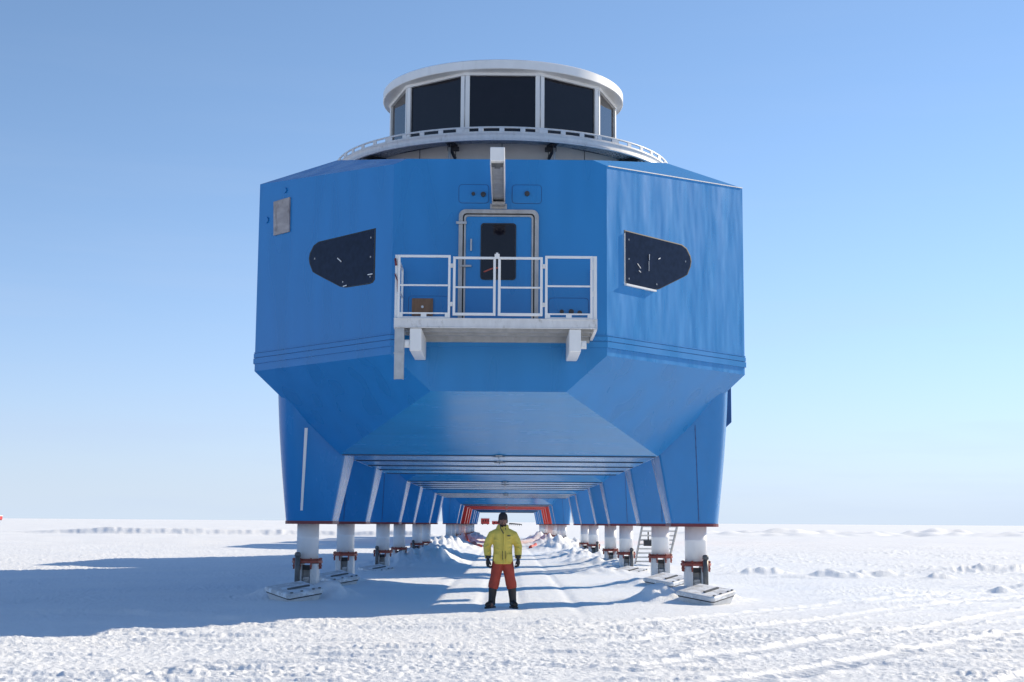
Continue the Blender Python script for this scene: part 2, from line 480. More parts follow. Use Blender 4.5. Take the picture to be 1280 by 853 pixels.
    for mx_, my_, sx_, sy_, hh in MOUNDS:
        g = np.exp(-(((x - mx_) / sx_) ** 2 + ((y - my_) / sy_) ** 2))
        h += hh * g * lump
        if hh > 0.14:
            h += (0.22 if hh < 0.21 else 0.36) * hh * g * pn(x / 0.27, y / 0.30, 26)
    # the man stands on trodden flat snow
    flat = np.exp(-(((x - 0.0) / 0.45) ** 2 + ((y - 27.55) / 0.45) ** 2))
    h = h * (1 - 0.9 * flat) + 0.02 * flat
    return h
def Hs(x, y):
    return float(H(np.array([x]), np.array([y]))[0])

def build_ground():
    # fan shaped sheet: fine towards the picture, coarse elsewhere, out to the horizon
    dense = np.linspace(-23, 23, 960)
    coarse = np.concatenate([np.linspace(23, 337, 64)[1:-1]])
    ang = np.concatenate([dense, coarse]) * math.pi / 180
    inv = np.linspace(1 / 12.3, 1 / 70, 470)
    rad = np.concatenate([[0.6, 2, 4, 6, 8, 9.5, 11, 11.8], 1 / inv, np.geomspace(70, 150, 70)[1:], np.linspace(150, 205, 130)[1:], np.geomspace(205, 420, 60)[1:], np.geomspace(420, 12000, 36)[1:]])
    A, Rr = np.meshgrid(ang, rad)
    X = CX + Rr * np.sin(A)
    Y = Rr * np.cos(A)
    Z = H(X, Y)
    nr, na = A.shape
    co = np.stack([X, Y, Z], -1).reshape(-1, 3)
    i = np.arange(nr - 1)[:, None] * na
    k = np.arange(na)[None, :]
    k2 = (k + 1) % na
    q = np.stack([i + k, i + k2, i + na + k2, i + na + k], -1).reshape(-1, 4)
    q = q[:, ::-1]
    nv = len(co)
    co = np.vstack([co, [[CX, 0, 0]]])
    tri = np.stack([np.full(na, nv), np.arange(na), (np.arange(na) + 1) % na], -1)[:, ::-1]
    me = bpy.data.meshes.new('snow_ground')
    me.vertices.add(len(co))
    me.vertices.foreach_set('co', co.ravel())
    loops = np.concatenate([q.ravel(), tri.ravel()])
    me.loops.add(len(loops))
    me.loops.foreach_set('vertex_index', loops.astype(np.int32))
    tot = np.concatenate([np.full(len(q), 4), np.full(len(tri), 3)])
    start = np.concatenate([[0], np.cumsum(tot)[:-1]])
    me.polygons.add(len(tot))
    me.polygons.foreach_set('loop_start', start.astype(np.int32))
    me.polygons.foreach_set('loop_total', tot.astype(np.int32))
    me.polygons.foreach_set('use_smooth', np.ones(len(tot), bool))
    me.update(calc_edges=True)
    me.validate()
    me.materials.append(M_snow)
    o = bpy.data.objects.new('snow_ground', me)
    COL.objects.link(o)
    tag(o, 'wind-crusted white snow field reaching to the horizon', None, None, 'structure')
    if o.data.polygons[1000].normal.z < 0:
        me.flip_normals()
    return o
build_ground()

# ------------------------------------------------------------------ polar modules
YM = 35.5                       # middle of the nearest module
A_, C_, E_, B_, D_ = 1.275, 2.044, 5.184, 3.3385, 1.78
ZF, ZS, ZB, ZEV, ZFT, ZFC, ZR = 4.075, 4.77, 3.0335, 8.81, 8.557, 8.446, 9.35
TAPER = 3.24                    # depth of the chamfered nose
def cy(axx):                    # local depth offset of the corner wall behind the nose
    return (axx - C_) * TAPER / (E_ - C_)

def make_module(name, loc, label, group, paint, film, belly, fair, leg_ys, half_flat, legx=0.0, dz=None):
    root = empty(name, loc, label, 'module', group)
    yf = -half_flat                  # start of flat belly
    y0 = yf - TAPER                  # nose plane
    ctr = (0, 0, 6)
    T = 0.07
    zfR = ZF
    for e, nm in ((1, 'nose'), (-1, 'tail')):
        Yn, Ye = e * y0, e * yf
        MB().slab([(-A_, Yn, ZF), (A_, Yn, ZF), (C_, Yn, ZS), (C_, Yn, ZFC), (D_, Yn, ZFT), (-D_, Yn, ZFT), (-C_, Yn, ZFC), (-C_, Yn, ZS)], T, ctr).build('front_wall' if e > 0 else 'rear_wall', paint, root)
        for s in (-1, 1):
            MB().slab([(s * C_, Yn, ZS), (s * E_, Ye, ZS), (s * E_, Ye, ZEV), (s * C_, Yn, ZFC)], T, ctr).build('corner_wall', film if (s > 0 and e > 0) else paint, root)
            k = MB()
            k.slab([(s * C_, Yn, ZS), (s * E_, Ye, ZS), (s * B_, Ye, ZB)], T, ctr)
            k.slab([(s * C_, Yn, ZS), (s * B_, Ye, ZB), (s * A_, Yn, ZF)], T, ctr)
            k.build('lower_corner', paint, root)
            r_ = MB()
            P3 = (s * 3.55, Ye, ZR)
            r_.slab([(s * C_, Yn, ZFC), (s * E_, Ye, ZEV), P3], T, ctr)
            r_.slab([(s * C_, Yn, ZFC), P3, (s * D_, Yn, ZFT)], T, ctr)
            r_.build('roof_corner', paint, root)
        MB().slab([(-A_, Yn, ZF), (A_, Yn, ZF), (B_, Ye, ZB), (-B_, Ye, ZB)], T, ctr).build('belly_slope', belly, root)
        MB().slab([(-D_, Yn, ZFT), (D_, Yn, ZFT), (3.55, Ye, ZR), (-3.55, Ye, ZR)], T, ctr).build('roof_slope', paint, root)
    for s in (-1, 1):
        MB().slab([(s * E_, yf, ZS), (s * E_, -yf, ZS), (s * E_, -yf, ZEV), (s * E_, yf, ZEV)], T, ctr).build('side_wall', paint, root)
        MB().slab([(s * E_, yf, ZS), (s * E_, -yf, ZS), (s * B_, -yf, ZB), (s * B_, yf, ZB)], T, ctr).build('belly_side', paint, root)
        MB().slab([(s * E_, yf, ZEV), (s * E_, -yf, ZEV), (s * 3.55, -yf, ZR), (s * 3.55, yf, ZR)], T, ctr).build('roof_side', paint, root)
    MB().slab([(-3.55, yf, ZR), (3.55, yf, ZR), (3.55, -yf, ZR), (-3.55, -yf, ZR)], T, ctr).build('roof', paint, root)
    # belly: sheet with flat panels below it, open joints between
    MB().box(-B_ + 0.02, B_ - 0.02, yf + 0.01, -yf - 0.01, ZB + 0.05, ZB + 0.12).build('belly_backing', M_gap, root)
    n = max(4, round(2 * half_flat / 2.75))
    cuts = [yf + 2 * half_flat * i / n for i in range(n + 1)]
    for i in range(n):
        g = 0.05
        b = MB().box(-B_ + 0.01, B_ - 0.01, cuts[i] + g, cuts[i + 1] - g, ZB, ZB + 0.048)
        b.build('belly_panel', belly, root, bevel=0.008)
        # flanges and drain fitting along the middle of each joint
    for i in range(n):
        if i not in (0, 1):
            continue
        d = MB().box(-0.07, 0.07, cuts[i] - 0.04, cuts[i] + 0.04, ZB - 0.02, ZB - 0.002).tube([(0, cuts[i] - .03, ZB - 0.07), (0, cuts[i] - .03, ZB - 0.02)], 0.02, 8).tube([(-0.13, cuts[i] + 0.02, ZB - 0.035), (0.13, cuts[i] + 0.02, ZB - 0.035)], 0.009, 6)
        d.build('drain_fitting', M_galv, root)
    for i in range(n + 1):
        yc = cuts[i] + (0.03 if i == 0 else (-0.03 if i == n else 0))
        MB().box(-B_ + 0.05, B_ - 0.05, yc - 0.022, yc + 0.018, ZB - 0.024, ZB + 0.049).build('joint_flange', M_gap if paint is M_blue else paint, root)  # flange colour darkened to stand for its shaded front face
    # trim strips wrapped round the foot of the walls
    plan = [(-C_, y0), (C_, y0), (E_, yf), (E_, -yf), (C_, -y0), (-C_, -y0), (-E_, -yf), (-E_, yf)]
    for za, zb_, pr in ((4.925, 5.035, 0.030), (5.050, 5.135, 0.024), (5.150, 5.168, 0.018)):
        def off(d):
            out = []
            N = len(plan)
            for i in range(N):
                a, b, c = Vector(plan[i - 1]), Vector(plan[i]), Vector(plan[(i + 1) % N])
                n1 = Vector(((b - a).y, -(b - a).x)).normalized()
                n2 = Vector(((c - b).y, -(c - b).x)).normalized()
                bis = (n1 + n2).normalized()
                out.append(b + bis * d / bis.dot(n1))
            return out
        o_, i_ = off(pr), off(-0.02)
        rings = [[(p.x, p.y, za) for p in i_], [(p.x, p.y, za) for p in o_], [(p.x, p.y, zb_) for p in o_], [(p.x, p.y, zb_) for p in i_]]
        MB().loft(rings, cap=False, smooth=False).build('trim_strip', paint, root)
    # leg fairings and legs
    for li, ly in enumerate(leg_ys):
        for s in (-1, 1):
            add_fairing(root, s, ly, fair, legx, li)
            add_leg(root, s, ly, legx, li, 0.0 if dz is None else dz[li], li % 2 == 0)
    return root

def rrect(x0, x1, y0, y1, radii, z, n=5):
    # radii for corners (x0,y0),(x1,y0),(x1,y1),(x0,y1)
    out = []
    for (cx_, cy_, a0), r_ in zip(((x0, y0, math.pi), (x1, y0, -math.pi / 2), (x1, y1, 0), (x0, y1, math.pi / 2)), radii):
        sx = 1 if cx_ == x0 else -1
        sy = 1 if cy_ == y0 else -1
        for k in range(n + 1):
            a = a0 + math.pi / 2 * k / n
            out.append(Vector((cx_ + sx * r_ + r_ * math.cos(a), cy_ + sy * r_ + r_ * math.sin(a), z)))
    return out

def add_fairing(root, s, ly, fair, legx, li):
    zs = [1.616, 1.66, 2.1, 2.6, 3.1, 3.6, 4.1, 4.52]
    rings = []
    for z in zs:
        t = (z - 1.616) / (4.9 - 1.616)
        xi = 3.60 + (2.93 - 3.60) * t
        xo = 4.635 + 0.14 * math.sin(min(1, t * 1.15) * math.pi / 2)
        hy = 0.56 + 0.78 * t
        ri = [q for q in rrect(xi, xo, -hy, hy, (0.06, 0.40, 0.40, 0.06), z, 7)]
        rings.append([Vector((s * q.x + legx, ly + q.y, q.z)) for q in ri])
    f = MB().loft(rings, cap=True, smooth=True).build('leg_fairing', fair, root)
    me = f.data
    # keep flat faces crisp next to the rounded corners
    bm = bmesh.new(); bm.from_mesh(me)
    for e in bm.edges:
        if len(e.link_faces) == 2 and e.calc_face_angle(0) > R(32):
            e.smooth = False
    bm.to_mesh(me); bm.free()
    z = 1.575
    ri = rrect(3.585, 4.65, -0.575, 0.575, (0.07, 0.41, 0.41, 0.07), z, 7)
    ro = rrect(3.585, 4.65, -0.575, 0.575, (0.07, 0.41, 0.41, 0.07), 1.640, 7)
    MB().loft([[Vector((s * q.x + legx, ly + q.y, q.z)) for q in ri], [Vector((s * q.x + legx, ly + q.y, q.z)) for q in ro]], smooth=False).build('bottom_rim', M_redtrim, f)
    # seam down the front of the shell
    def fp(frac, z, out=0.012):
        t = (z - 1.616) / (4.9 - 1.616)
        return Vector((s * (4.22 + frac) + legx, ly - (0.56 + 0.78 * t) - out, z))
    if li == 0 and s < 0 and root.name == 'polar_module':
        m = MB()
        a0, a1, b0, b1 = fp(0.0, 1.86), fp(0.05, 1.86), fp(-0.12, 3.58), fp(-0.055, 3.58)
        m.add([a0, a1, b1, b0, a0 + Vector((0, .03, 0)), a1 + Vector((0, .03, 0)), b1 + Vector((0, .03, 0)), b0 + Vector((0, .03, 0))],
              [(0, 1, 2, 3), (7, 6, 5, 4), (0, 4, 5, 1), (1, 5, 6, 2), (2, 6, 7, 3), (3, 7, 4, 0)])
        m.build('seam_strip', M_white, f)
    else:
        m = MB()
        m.bar(fp(-0.045, 1.68, 0.0), fp(-0.17, 3.7, 0.0), 0.018, 0.010, (0, 1, 0))
        for k in range(11):
            zz = 1.75 + k * 0.185
            p = fp(-0.045 - 0.0619 * (zz - 1.68), zz, 0.0)
            m.box(p.x - 0.012, p.x + 0.012, p.y - 0.014, p.y + 0.01, zz - 0.014, zz + 0.014)
        m.build('bolted_seam', M_navy if fair is M_fair else M_redtrim, f)

def add_leg(root, s, ly, legx, li, dz, ram):
    x = s * 4.18 + legx
    leg = empty('leg', (x, ly, dz), parent=root)
    z0 = 0.75
    MB().lathe([(0.0, 1.9), (0.235, 1.9), (0.235, 1.30), (0.239, 1.295), (0.239, 1.275), (0.235, 1.27), (0.235, z0), (0.0, z0)], n=32).build('column', M_column, leg)
    c = MB().lathe([(0.20, z0 - 0.01), (0.320, z0 - 0.005), (0.328, z0 + 0.002), (0.328, z0 + 0.046), (0.320, z0 + 0.053), (0.20, z0 + 0.053)], n=10, smooth=False)
    c.lathe([(0.24, z0 + 0.053), (0.262, z0 + 0.055), (0.262, z0 + 0.08), (0.238, z0 + 0.09)], n=20, smooth=False)
    c.build('collar', M_collar, leg)
    b = MB()
    for k in range(8):
        a = 2 * math.pi * (k + 0.5) / 8
        px, py = 0.300 * math.cos(a), 0.300 * math.sin(a)
        b.tube([(px, py, z0 - 0.13), (px, py, z0 + 0.105)], 0.017, 6)
        b.box(px - 0.022, px + 0.022, py - 0.022, py + 0.022, z0 - 0.075, z0 - 0.05)
        b.box(px - 0.028, px + 0.028, py - 0.028, py + 0.028, z0 + 0.066, z0 + 0.09)
    tag(b.build('clamp_bolts', M_collar, leg), kind='stuff')
    y = MB()
    y.box(-0.235, -0.09, -0.24, 0.24, -0.2, z0 - 0.012)
    y.box(0.09, 0.235, -0.24, 0.24, -0.2, z0 - 0.012)
    y.box(-0.089, 0.089, 0.05, 0.16, -0.2, z0 - 0.06)
    y.build('yoke', M_offw, leg, bevel=0.012)
    MB().box(-0.075, 0.075, -0.17, 0.045, 0.0, 0.46).box(-0.05, 0.05, -0.19, -0.172, 0.1, 0.4).build('jack_housing', M_galv, leg, bevel=0.008)
    MB().box(-0.088, 0.088, -0.10, 0.049, 0.60, 0.70).build('pivot_block', M_dark, leg)
    if ram:
        rx = s * 0.16
        MB().tube([(rx, -0.37, -0.1), (rx, -0.36, 0.62), (rx, -0.35, 0.88)], 0.056, 12).lathe([(0.0, 0.985), (0.045, 0.98), (0.066, 0.95), (0.07, 0.89), (0.04, 0.88)], c=(rx, -0.35), n=12).box(rx - 0.05, rx + 0.05, -0.36, -0.24, 0.60, 0.68).build('jack_ram', M_grey, leg)
    # ski shaped foot: boat like box with an overhanging lid
    rz = R(45) + s * R(4)
    m = Matrix.Translation((-0.07 if s < 0 else 0.06, -1.22, 0.11)) @ Matrix.Rotation(R(11.0), 4, 'X') @ Matrix.Rotation(rz, 4, 'Z')
    def ring(sc, z, ch=0.05):
        w, l0, l1 = 0.44 * sc, -0.44 * sc, 0.46 * sc
        pts = [(-w, l1), (-w, l0 + ch), (-w + ch * 0.9, l0), (w - ch * 0.9, l0), (w, l0 + ch), (w, l1)]
        return [m @ Vector((px, py, z)) for px, py in pts]
    MB().loft([ring(0.70, -0.28), ring(0.82, -0.12), ring(0.93, 0.05)], smooth=False).build('ski_hull', M_offw, leg)
    MB().loft([ring(0.95, 0.051), ring(0.95, 0.080)], smooth=False).build('ski_seal', M_dark, leg)
    MB().loft([ring(1.0, 0.081), ring(1.0, 0.15), ring(0.95, 0.17)], smooth=False).build('ski_lid', M_lid, leg)
    hd = MB()
    hd.box(-0.22, 0.30, -0.10, -0.05, 0.172, 0.20, m)
    for hx in (-0.34, -0.1, 0.18, 0.33):
        hd.box(hx, hx + 0.045, -0.40, -0.36, 0.172, 0.19, m)
    tag(hd.build('ski_cleat', M_grey, leg), kind='stuff')
    return leg

DZ1 = [0.0, 0.0]
mod1 = make_module('polar_module', (-0.0865, YM, 0), 'nearest blue module of the row, with a door, balcony and white round lookout room', 'blue modules standing in a row on white legs',
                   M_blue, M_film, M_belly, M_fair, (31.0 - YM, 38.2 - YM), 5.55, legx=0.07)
mods = []
proto = make_module('polar_module', (0, YM + 18.5, 0), 'second blue module from the front, just behind the nearest one', 'blue modules standing in a row on white legs',
                    M_blue, M_blue, M_belly, M_fair, (49.4 - YM - 18.5, 56.9 - YM - 18.5), 5.55, dz=[-0.15, -0.17])
for yy, lab in ((YM + 37.2, 'third blue module from the front, before the gap in the row'),
                (YM + 74.0, 'blue module just beyond the gap, in front of the red module'),
                (YM + 118.4, 'blue module right behind the red module'),
                (YM + 136.9, 'farthest blue module at the end of the row')):
    c = copy_tree(proto)
    c.location = (0, yy, 0)
    c['label'] = lab
redm = make_module('polar_module', (0, YM + 95.7, 0), 'the only red module, standing far down the row between blue ones', None,
                   M_red, M_red, M_red, M_red, (123.5 - YM - 95.7, 130.8 - YM - 95.7, 138.0 - YM - 95.7), 8.6, dz=[-0.15, -0.15, -0.15])
# corridor links between neighbouring modules
for yy, nxt, lab in ((YM + 9.25, 1, 'ribbed blue corridor joint between the first and second modules'), (YM + 27.9, 2, 'ribbed blue corridor joint between the second and third modules')):
    lk = empty('corridor_link', (0, yy, 5.0), lab, 'corridor link', 'corridor joints between modules')
    MB().box(-1.15, 1.15, -0.45, 0.45, 0.0, 2.4).build('passage', M_blue, lk, bevel=0.05)
    rb = MB()
    for k in range(3):
        yk = -0.3 + 0.3 * k
        rb.box(-1.22, 1.22, yk - 0.05, yk + 0.05, -0.07, -0.002).box(-1.22, 1.22, yk - 0.05, yk + 0.05, 2.402, 2.47)
        rb.box(-1.22, -1.152, yk - 0.05, yk + 0.05, -0.002, 2.402).box(1.152, 1.22, yk - 0.05, yk + 0.05, -0.002, 2.402)
    rb.build('rib', M_rubber, lk)

# ---- fittings of the nearest module -------------------------------------------------
YN = -5.55 - TAPER           # nose plane, local (26.71 in world)
def nose(x, z, d=0.0):       # world x of the picture axis -> local point on the nose wall
    return Vector((x + 0.0865, YN - d, z))
# corner windows
WPOLY = [(2.42, 7.26), (2.42, 6.27), (2.46, 6.215), (2.54, 6.20), (3.04, 6.215), (3.16, 6.25), (3.72, 6.60), (3.80, 6.66), (3.875, 6.84), (3.895, 6.95), (3.875, 7.05), (3.79, 7.19), (3.68, 7.245)]
NB = Vector((TAPER, -(E_ - C_), 0)).normalized()
def corner(s, axx, z, d=0.0):
    return Vector((s * (axx + NB.x * d), YN + cy(axx) + NB.y * d, z))
for s in (-1, 1):
    cxm = sum(p[0] for p in WPOLY) / len(WPOLY); czm = sum(p[1] for p in WPOLY) / len(WPOLY)
    def ringw(k, d):
        return [corner(s, cxm + (a - cxm) * k, czm + (b - czm) * k, d) for a, b in WPOLY]
    w = MB().loft([ringw(1.025, -0.01), ringw(1.02, 0.003), ringw(0.985, 0.006), ringw(0.98, 0.002)], cap=False, smooth=False).build('corner_window', M_rubber, mod1)
    MB().loft([ringw(0.978, -0.02), ringw(0.975, 0.006)], smooth=False).build('pane', M_shade, w)
    sc = MB()
    for a, b in ((2.50, 7.10), (2.50, 6.72), (2.50, 6.33), (3.76, 6.92), (3.10, 6.33)):
        p = corner(s, a, b, 0.006)
        sc.box(p.x - 0.012, p.x + 0.012, p.y - 0.008, p.y + 0.008, b - 0.016, b + 0.016)
    tag(sc.build('screw', M_galv, w), kind='stuff')
    tb = MB()  # small white marks on the pane
    if s < 0:
        for (a, b, a2, b2) in ((3.22, 6.83, 3.13, 6.74), (2.54, 6.375, 2.44, 6.375), (3.0, 6.245, 3.08, 6.235)):
            tb.bar(corner(s, a, b, 0.022), corner(s, a2, b2, 0.022), 0.010, 0.018)
    else:
        tb.bar(corner(s, 2.93, 6.90, 0.022), corner(s, 2.93, 6.78, 0.022), 0.012, 0.022)
        tb.bar(corner(s, 2.92, 6.76, 0.022), corner(s, 2.92, 6.56, 0.022), 0.009, 0.012)
        tb.bar(corner(s, 3.13, 6.84, 0.022), corner(s, 3.17, 6.87, 0.022), 0.009, 0.018)
        tb.bar(corner(s, 2.67, 6.66, 0.022), corner(s, 2.74, 6.58, 0.022), 0.008, 0.010)
        tb.bar(corner(s, 2.70, 6.53, 0.022), corner(s, 2.74, 6.50, 0.022), 0.008, 0.012)
    tb.build('white_mark', M_white, w)
    if s > 0:
        sl = MB()  # white strips under the right window and up its inner edge
        sl.bar(corner(s, 2.405, 6.20, 0.03), corner(s, 3.05, 6.185, 0.03), 0.06, 0.035)
        sl.bar(corner(s, 2.40, 6.21, 0.02), corner(s, 2.40, 7.2, 0.02), 0.018, 0.018)
        sl.build('white_edge', M_white, w)
# door in a rounded steel frame
def ring_frame(x0, x1, z0, z1, r_, n=6):
    pts = [(x0, z0), (x0, z1 - r_)]
    pts += [(x0 + r_ - r_ * math.cos(a), z1 - r_ + r_ * math.sin(a)) for a in [math.pi / 2 * k / n for k in range(1, n)]]
    pts += [(x0 + r_, z1), (x1 - r_, z1)]
    pts += [(x1 - r_ + r_ * math.sin(a), z1 - r_ + r_ * math.cos(a)) for a in [math.pi / 2 * k / n for k in range(1, n)]]
    pts += [(x1, z1 - r_), (x1, z0)]
    return pts
def frame_mb(o, i, d0, d1):
    m = MB()
    n = len(o)
    for k in range(n - 1):
        q = [nose(*o[k], d0), nose(*o[k + 1], d0), nose(*i[k + 1], d0), nose(*i[k], d0)]
        t = [nose(*o[k], d1), nose(*o[k + 1], d1), nose(*i[k + 1], d1), nose(*i[k], d1)]
        m.add(q + t, [(4, 5, 6, 7), (0, 1, 5, 4), (2, 3, 7, 6)] + ([(0, 4, 7, 3)] if k == 0 else []) + ([(1, 2, 6, 5)] if k == n - 2 else []))
    return m
DX0, DX1, DZ0_, DZT = -0.87, 0.655, 5.27, 7.56
fr = frame_mb(ring_frame(DX0, DX1, DZ0_, DZT, 0.13), ring_frame(DX0 + 0.075, DX1 - 0.075, DZ0_, DZT - 0.075, 0.075), 0.0, 0.06).build('door_frame', M_steel, mod1)
frame_mb(ring_frame(DX0 + 0.078, DX1 - 0.078, DZ0_, DZT - 0.078, 0.075), ring_frame(DX0 + 0.10, DX1 - 0.10, DZ0_, DZT - 0.10, 0.06), 0.0, 0.03).build('seal', M_rubber, fr)
frame_mb(ring_frame(DX0 + 0.102, DX1 - 0.102, DZ0_, DZT - 0.102, 0.06), ring_frame(DX0 + 0.135, DX1 - 0.135, DZ0_, DZT - 0.135, 0.05), 0.0, 0.05).build('inner_frame', M_steel, fr)
dm = MB()
dp = ring_frame(DX0 + 0.137, DX1 - 0.137, DZ0_ + 0.01, DZT - 0.137, 0.05)
dm.loft([[nose(a, b, 0.002) for a, b in dp], [nose(a, b, 0.032) for a, b in dp]], smooth=False)
door = dm.build('door', M_blue, mod1)
wx0, wx1, wz0, wz1 = -0.43, 0.205, 6.22, 7.275
def rr2(x0, x1, z0, z1, r_, d):
    return [nose(q.x, q.y, d) for q in rrect(x0, x1, z0, z1, (r_,) * 4, 0)]
wf = MB().loft([rr2(wx0 - 0.02, wx1 + 0.02, wz0 - 0.02, wz1 + 0.02, 0.06, 0.03), rr2(wx0 - 0.02, wx1 + 0.02, wz0 - 0.02, wz1 + 0.02, 0.06, 0.05), rr2(wx0, wx1, wz0, wz1, 0.05, 0.05), rr2(wx0, wx1, wz0, wz1, 0.05, 0.036)], cap=False, smooth=False).build('window_gasket', M_rubber, door)
MB().loft([rr2(wx0 + .002, wx1 - .002, wz0 + .002, wz1 - .002, 0.05, 0.0325), rr2(wx0 + .002, wx1 - .002, wz0 + .002, wz1 - .002, 0.05, 0.038)], smooth=False).build('window_pane', M_glass, door)
def nbox(m, x0, x1, z0, z1, d0, d1):
    a = nose(x0, z0, d0); b = nose(x1, z1, d1)
    return m.box(a.x, b.x, b.y, a.y, z0, z1)
h = MB(); nbox(h, -0.645, -0.615, 6.75, 6.98, 0.06, 0.09); nbox(h, -0.64, -0.62, 6.77, 6.79, 0.032, 0.06); nbox(h, -0.64, -0.62, 6.94, 6.96, 0.032, 0.06)
h.build('handle', M_galv, door)
h = MB(); nbox(h, -0.84, -0.62, 6.44, 6.475, 0.062, 0.10); h.build('lever', M_steel, door)
h = MB(); nbox(h, -0.92, -0.72, 7.27, 7.315, 0.062, 0.10); h.build('hinge', M_galv, fr)
# flat hatches beside the door with round ports
for k, (x0, x1, z0, z1, ports) in enumerate(((-0.87, -0.31, 7.70, 8.05, ((-0.60, 7.87, .035), (-0.41, 7.86, .05))), (0.15, 0.70, 7.70, 8.05, ((0.43, 7.88, .05),)),
                                             (-1.80, -1.02, 5.45, 5.88, ()), (0.86, 1.60, 5.45, 5.86, ((1.10, 5.60, .04), (1.28, 5.60, .05), (1.44, 5.58, .045))))):
    hp = MB().loft([rr2(x0, x1, z0, z1, 0.06, -0.01), rr2(x0, x1, z0, z1, 0.06, 0.012), rr2(x0 + 0.012, x1 - 0.012, z0 + 0.012, z1 - 0.012, 0.05, 0.013)], smooth=False).build('hatch', M_blue, mod1)
    frame = MB()
    ro, ri_ = rr2(x0 - 0.012, x1 + 0.012, z0 - 0.012, z1 + 0.012, 0.07, 0.004), rr2(x0 - 0.001, x1 + 0.001, z0 - 0.001, z1 + 0.001, 0.06, 0.004)
    nn = len(ro)
    frame.add(ro + ri_, [(i, (i + 1) % nn, nn + (i + 1) % nn, nn + i) for i in range(nn)])
    frame.build('joint', M_navy, hp, fix=False)
    for (px, pz, pr) in ports:
        c = nose(px, pz, 0.0)
        MB().tube([(c.x, c.y - 0.005, pz), (c.x, c.y - 0.05, pz)], pr, 12).build('port', M_dark, hp)
h = MB(); nbox(h, -1.74, -1.34, 5.50, 5.835, 0.016, 0.05); bp = h.build('vent_board', M_brown, mod1, bevel=0.005)
c = nose(-1.54, 5.67, 0.05)
MB().tube([(c.x, c.y, 5.67), (c.x, c.y - 0.02, 5.67)], 0.025, 10).build('vent_cap', M_white, bp)
# grey plate on the left corner wall, small ports by it
pl = MB()
q = [corner(-1, a, b, 0.035) for a, b in ((4.39, 8.34), (4.79, 8.33), (4.765, 7.60), (4.38, 7.605))]
pl.slab(q, 0.03, (0, 0, 6))
pl.build('blanking_plate', M_plate, mod1)
for a, b, r_ in ((4.53, 8.52, 0.06), (4.98, 7.98, 0.07)):
    p = corner(-1, a, b, 0)
    nn = Vector((-NB.x, NB.y, 0))
    MB().tube([p - nn * 0.01, p + nn * 0.03], r_, 12).build('port_cap', M_blue, mod1)
# sunlit glint painted as an off-white bar along the right corner wall top
de = MB()
de.bar(corner(1, C_ + 0.02, ZFC + 0.0, 0.012), corner(1, E_ - 0.01, ZEV - 0.005, 0.012), 0.014, 0.018)
de.build('edge_glint', M_offw, mod1)
# hanging flap on the right side wall
fl = MB()
xw = E_ + 0.135
fl.add([(xw + 0.03, -1.6, 5.3), (xw + 0.19, -1.6, 5.3), (xw + 0.19, -1.6, 4.05), (xw + 0.06, -1.6, 3.93), (xw + 0.03, -0.7, 5.3), (xw + 0.19, -0.7, 5.3), (xw + 0.19, -0.7, 4.05), (xw + 0.06, -0.7, 3.93)],
       [(0, 1, 2, 3), (7, 6, 5, 4), (0, 4, 5, 1), (1, 5, 6, 2), (2, 6, 7, 3), (3, 7, 4, 0)])
fl.box(E_ + 0.002, xw + 0.029, -1.5, -0.8, 5.2, 5.29)
fl.build('side_flap', M_navy, mod1)  # shade on the blue flap is put into its darker colour

# ------------------------------------------------------------------ balcony
BAL_Y = YM + YN - 0.01
bal = empty('balcony', (0.0, BAL_Y, 5.05), 'white railed steel balcony with double gate under the blue door', 'balcony')
YF, YB = 25.2 - BAL_Y, -0.004
zt = lambda z: z - 5.05
deck = MB()
deck.box(-1.90, 1.63, YF + 0.09, YB, zt(5.16), zt(5.20)).build('deck_grating', M_galv, bal)
fa = MB()
fa.box(-1.955, 1.68, YF, YF + 0.05, zt(5.075), zt(5.245))
fa.box(-1.955, 1.68, YF - 0.012, YF, zt(5.225), zt(5.25))
fa.box(-1.955, 1.68, YF - 0.012, YF, zt(5.07), zt(5.09))
fa.build('front_fascia', M_offw, bal, bevel=0.004)
for xs in (-1.955, 1.63):
    MB().box(xs, xs + 0.05, YF + 0.052, YB, zt(5.05), zt(5.245)).build('side_fascia', M_offw, bal)
MB().box(-1.60, 1.62, YB - 0.10, YB, zt(5.00), zt(5.155)).box(-1.88, 1.61, YF + 0.5, YF + 0.56, zt(5.07), zt(5.155)).box(-1.88, 1.61, YF + 1.0, YF + 1.06, zt(5.07), zt(5.155)).build('cross_beam', M_galv, bal)
for sx in (-1, 1):
    x0 = -1.67 if sx < 0 else 1.18
    arm = MB().box(x0, x0 + 0.21, YF + 0.02, YB, zt(4.66), zt(5.068)).build('support_arm', M_white, bal, bevel=0.012)
    lx = x0 - 0.10 if sx < 0 else x0 + 0.212
    ey = MB().box(lx, lx + 0.098, YF + 0.06, YF + 0.10, zt(4.72), zt(4.86))
    ey.tube([(lx + 0.05, YF + 0.03, zt(4.79)), (lx + 0.05, YF + 0.13, zt(4.79))], 0.045, 10)
    ey.build('lifting_eye', M_white, arm)
pp = MB().box(-1.94, -1.77, YF + 0.02, YF + 0.07, zt(4.15), zt(5.066)).box(-1.94, -1.92, YF + 0.07, YF + 0.14, zt(4.15), zt(5.066)).box(-1.79, -1.77, YF + 0.07, YF + 0.14, zt(4.15), zt(5.066))
pp.box(-1.95, -1.76, YF + 0.005, YF + 0.02, zt(4.60), zt(4.625)).build('drop_post', M_galv, bal)
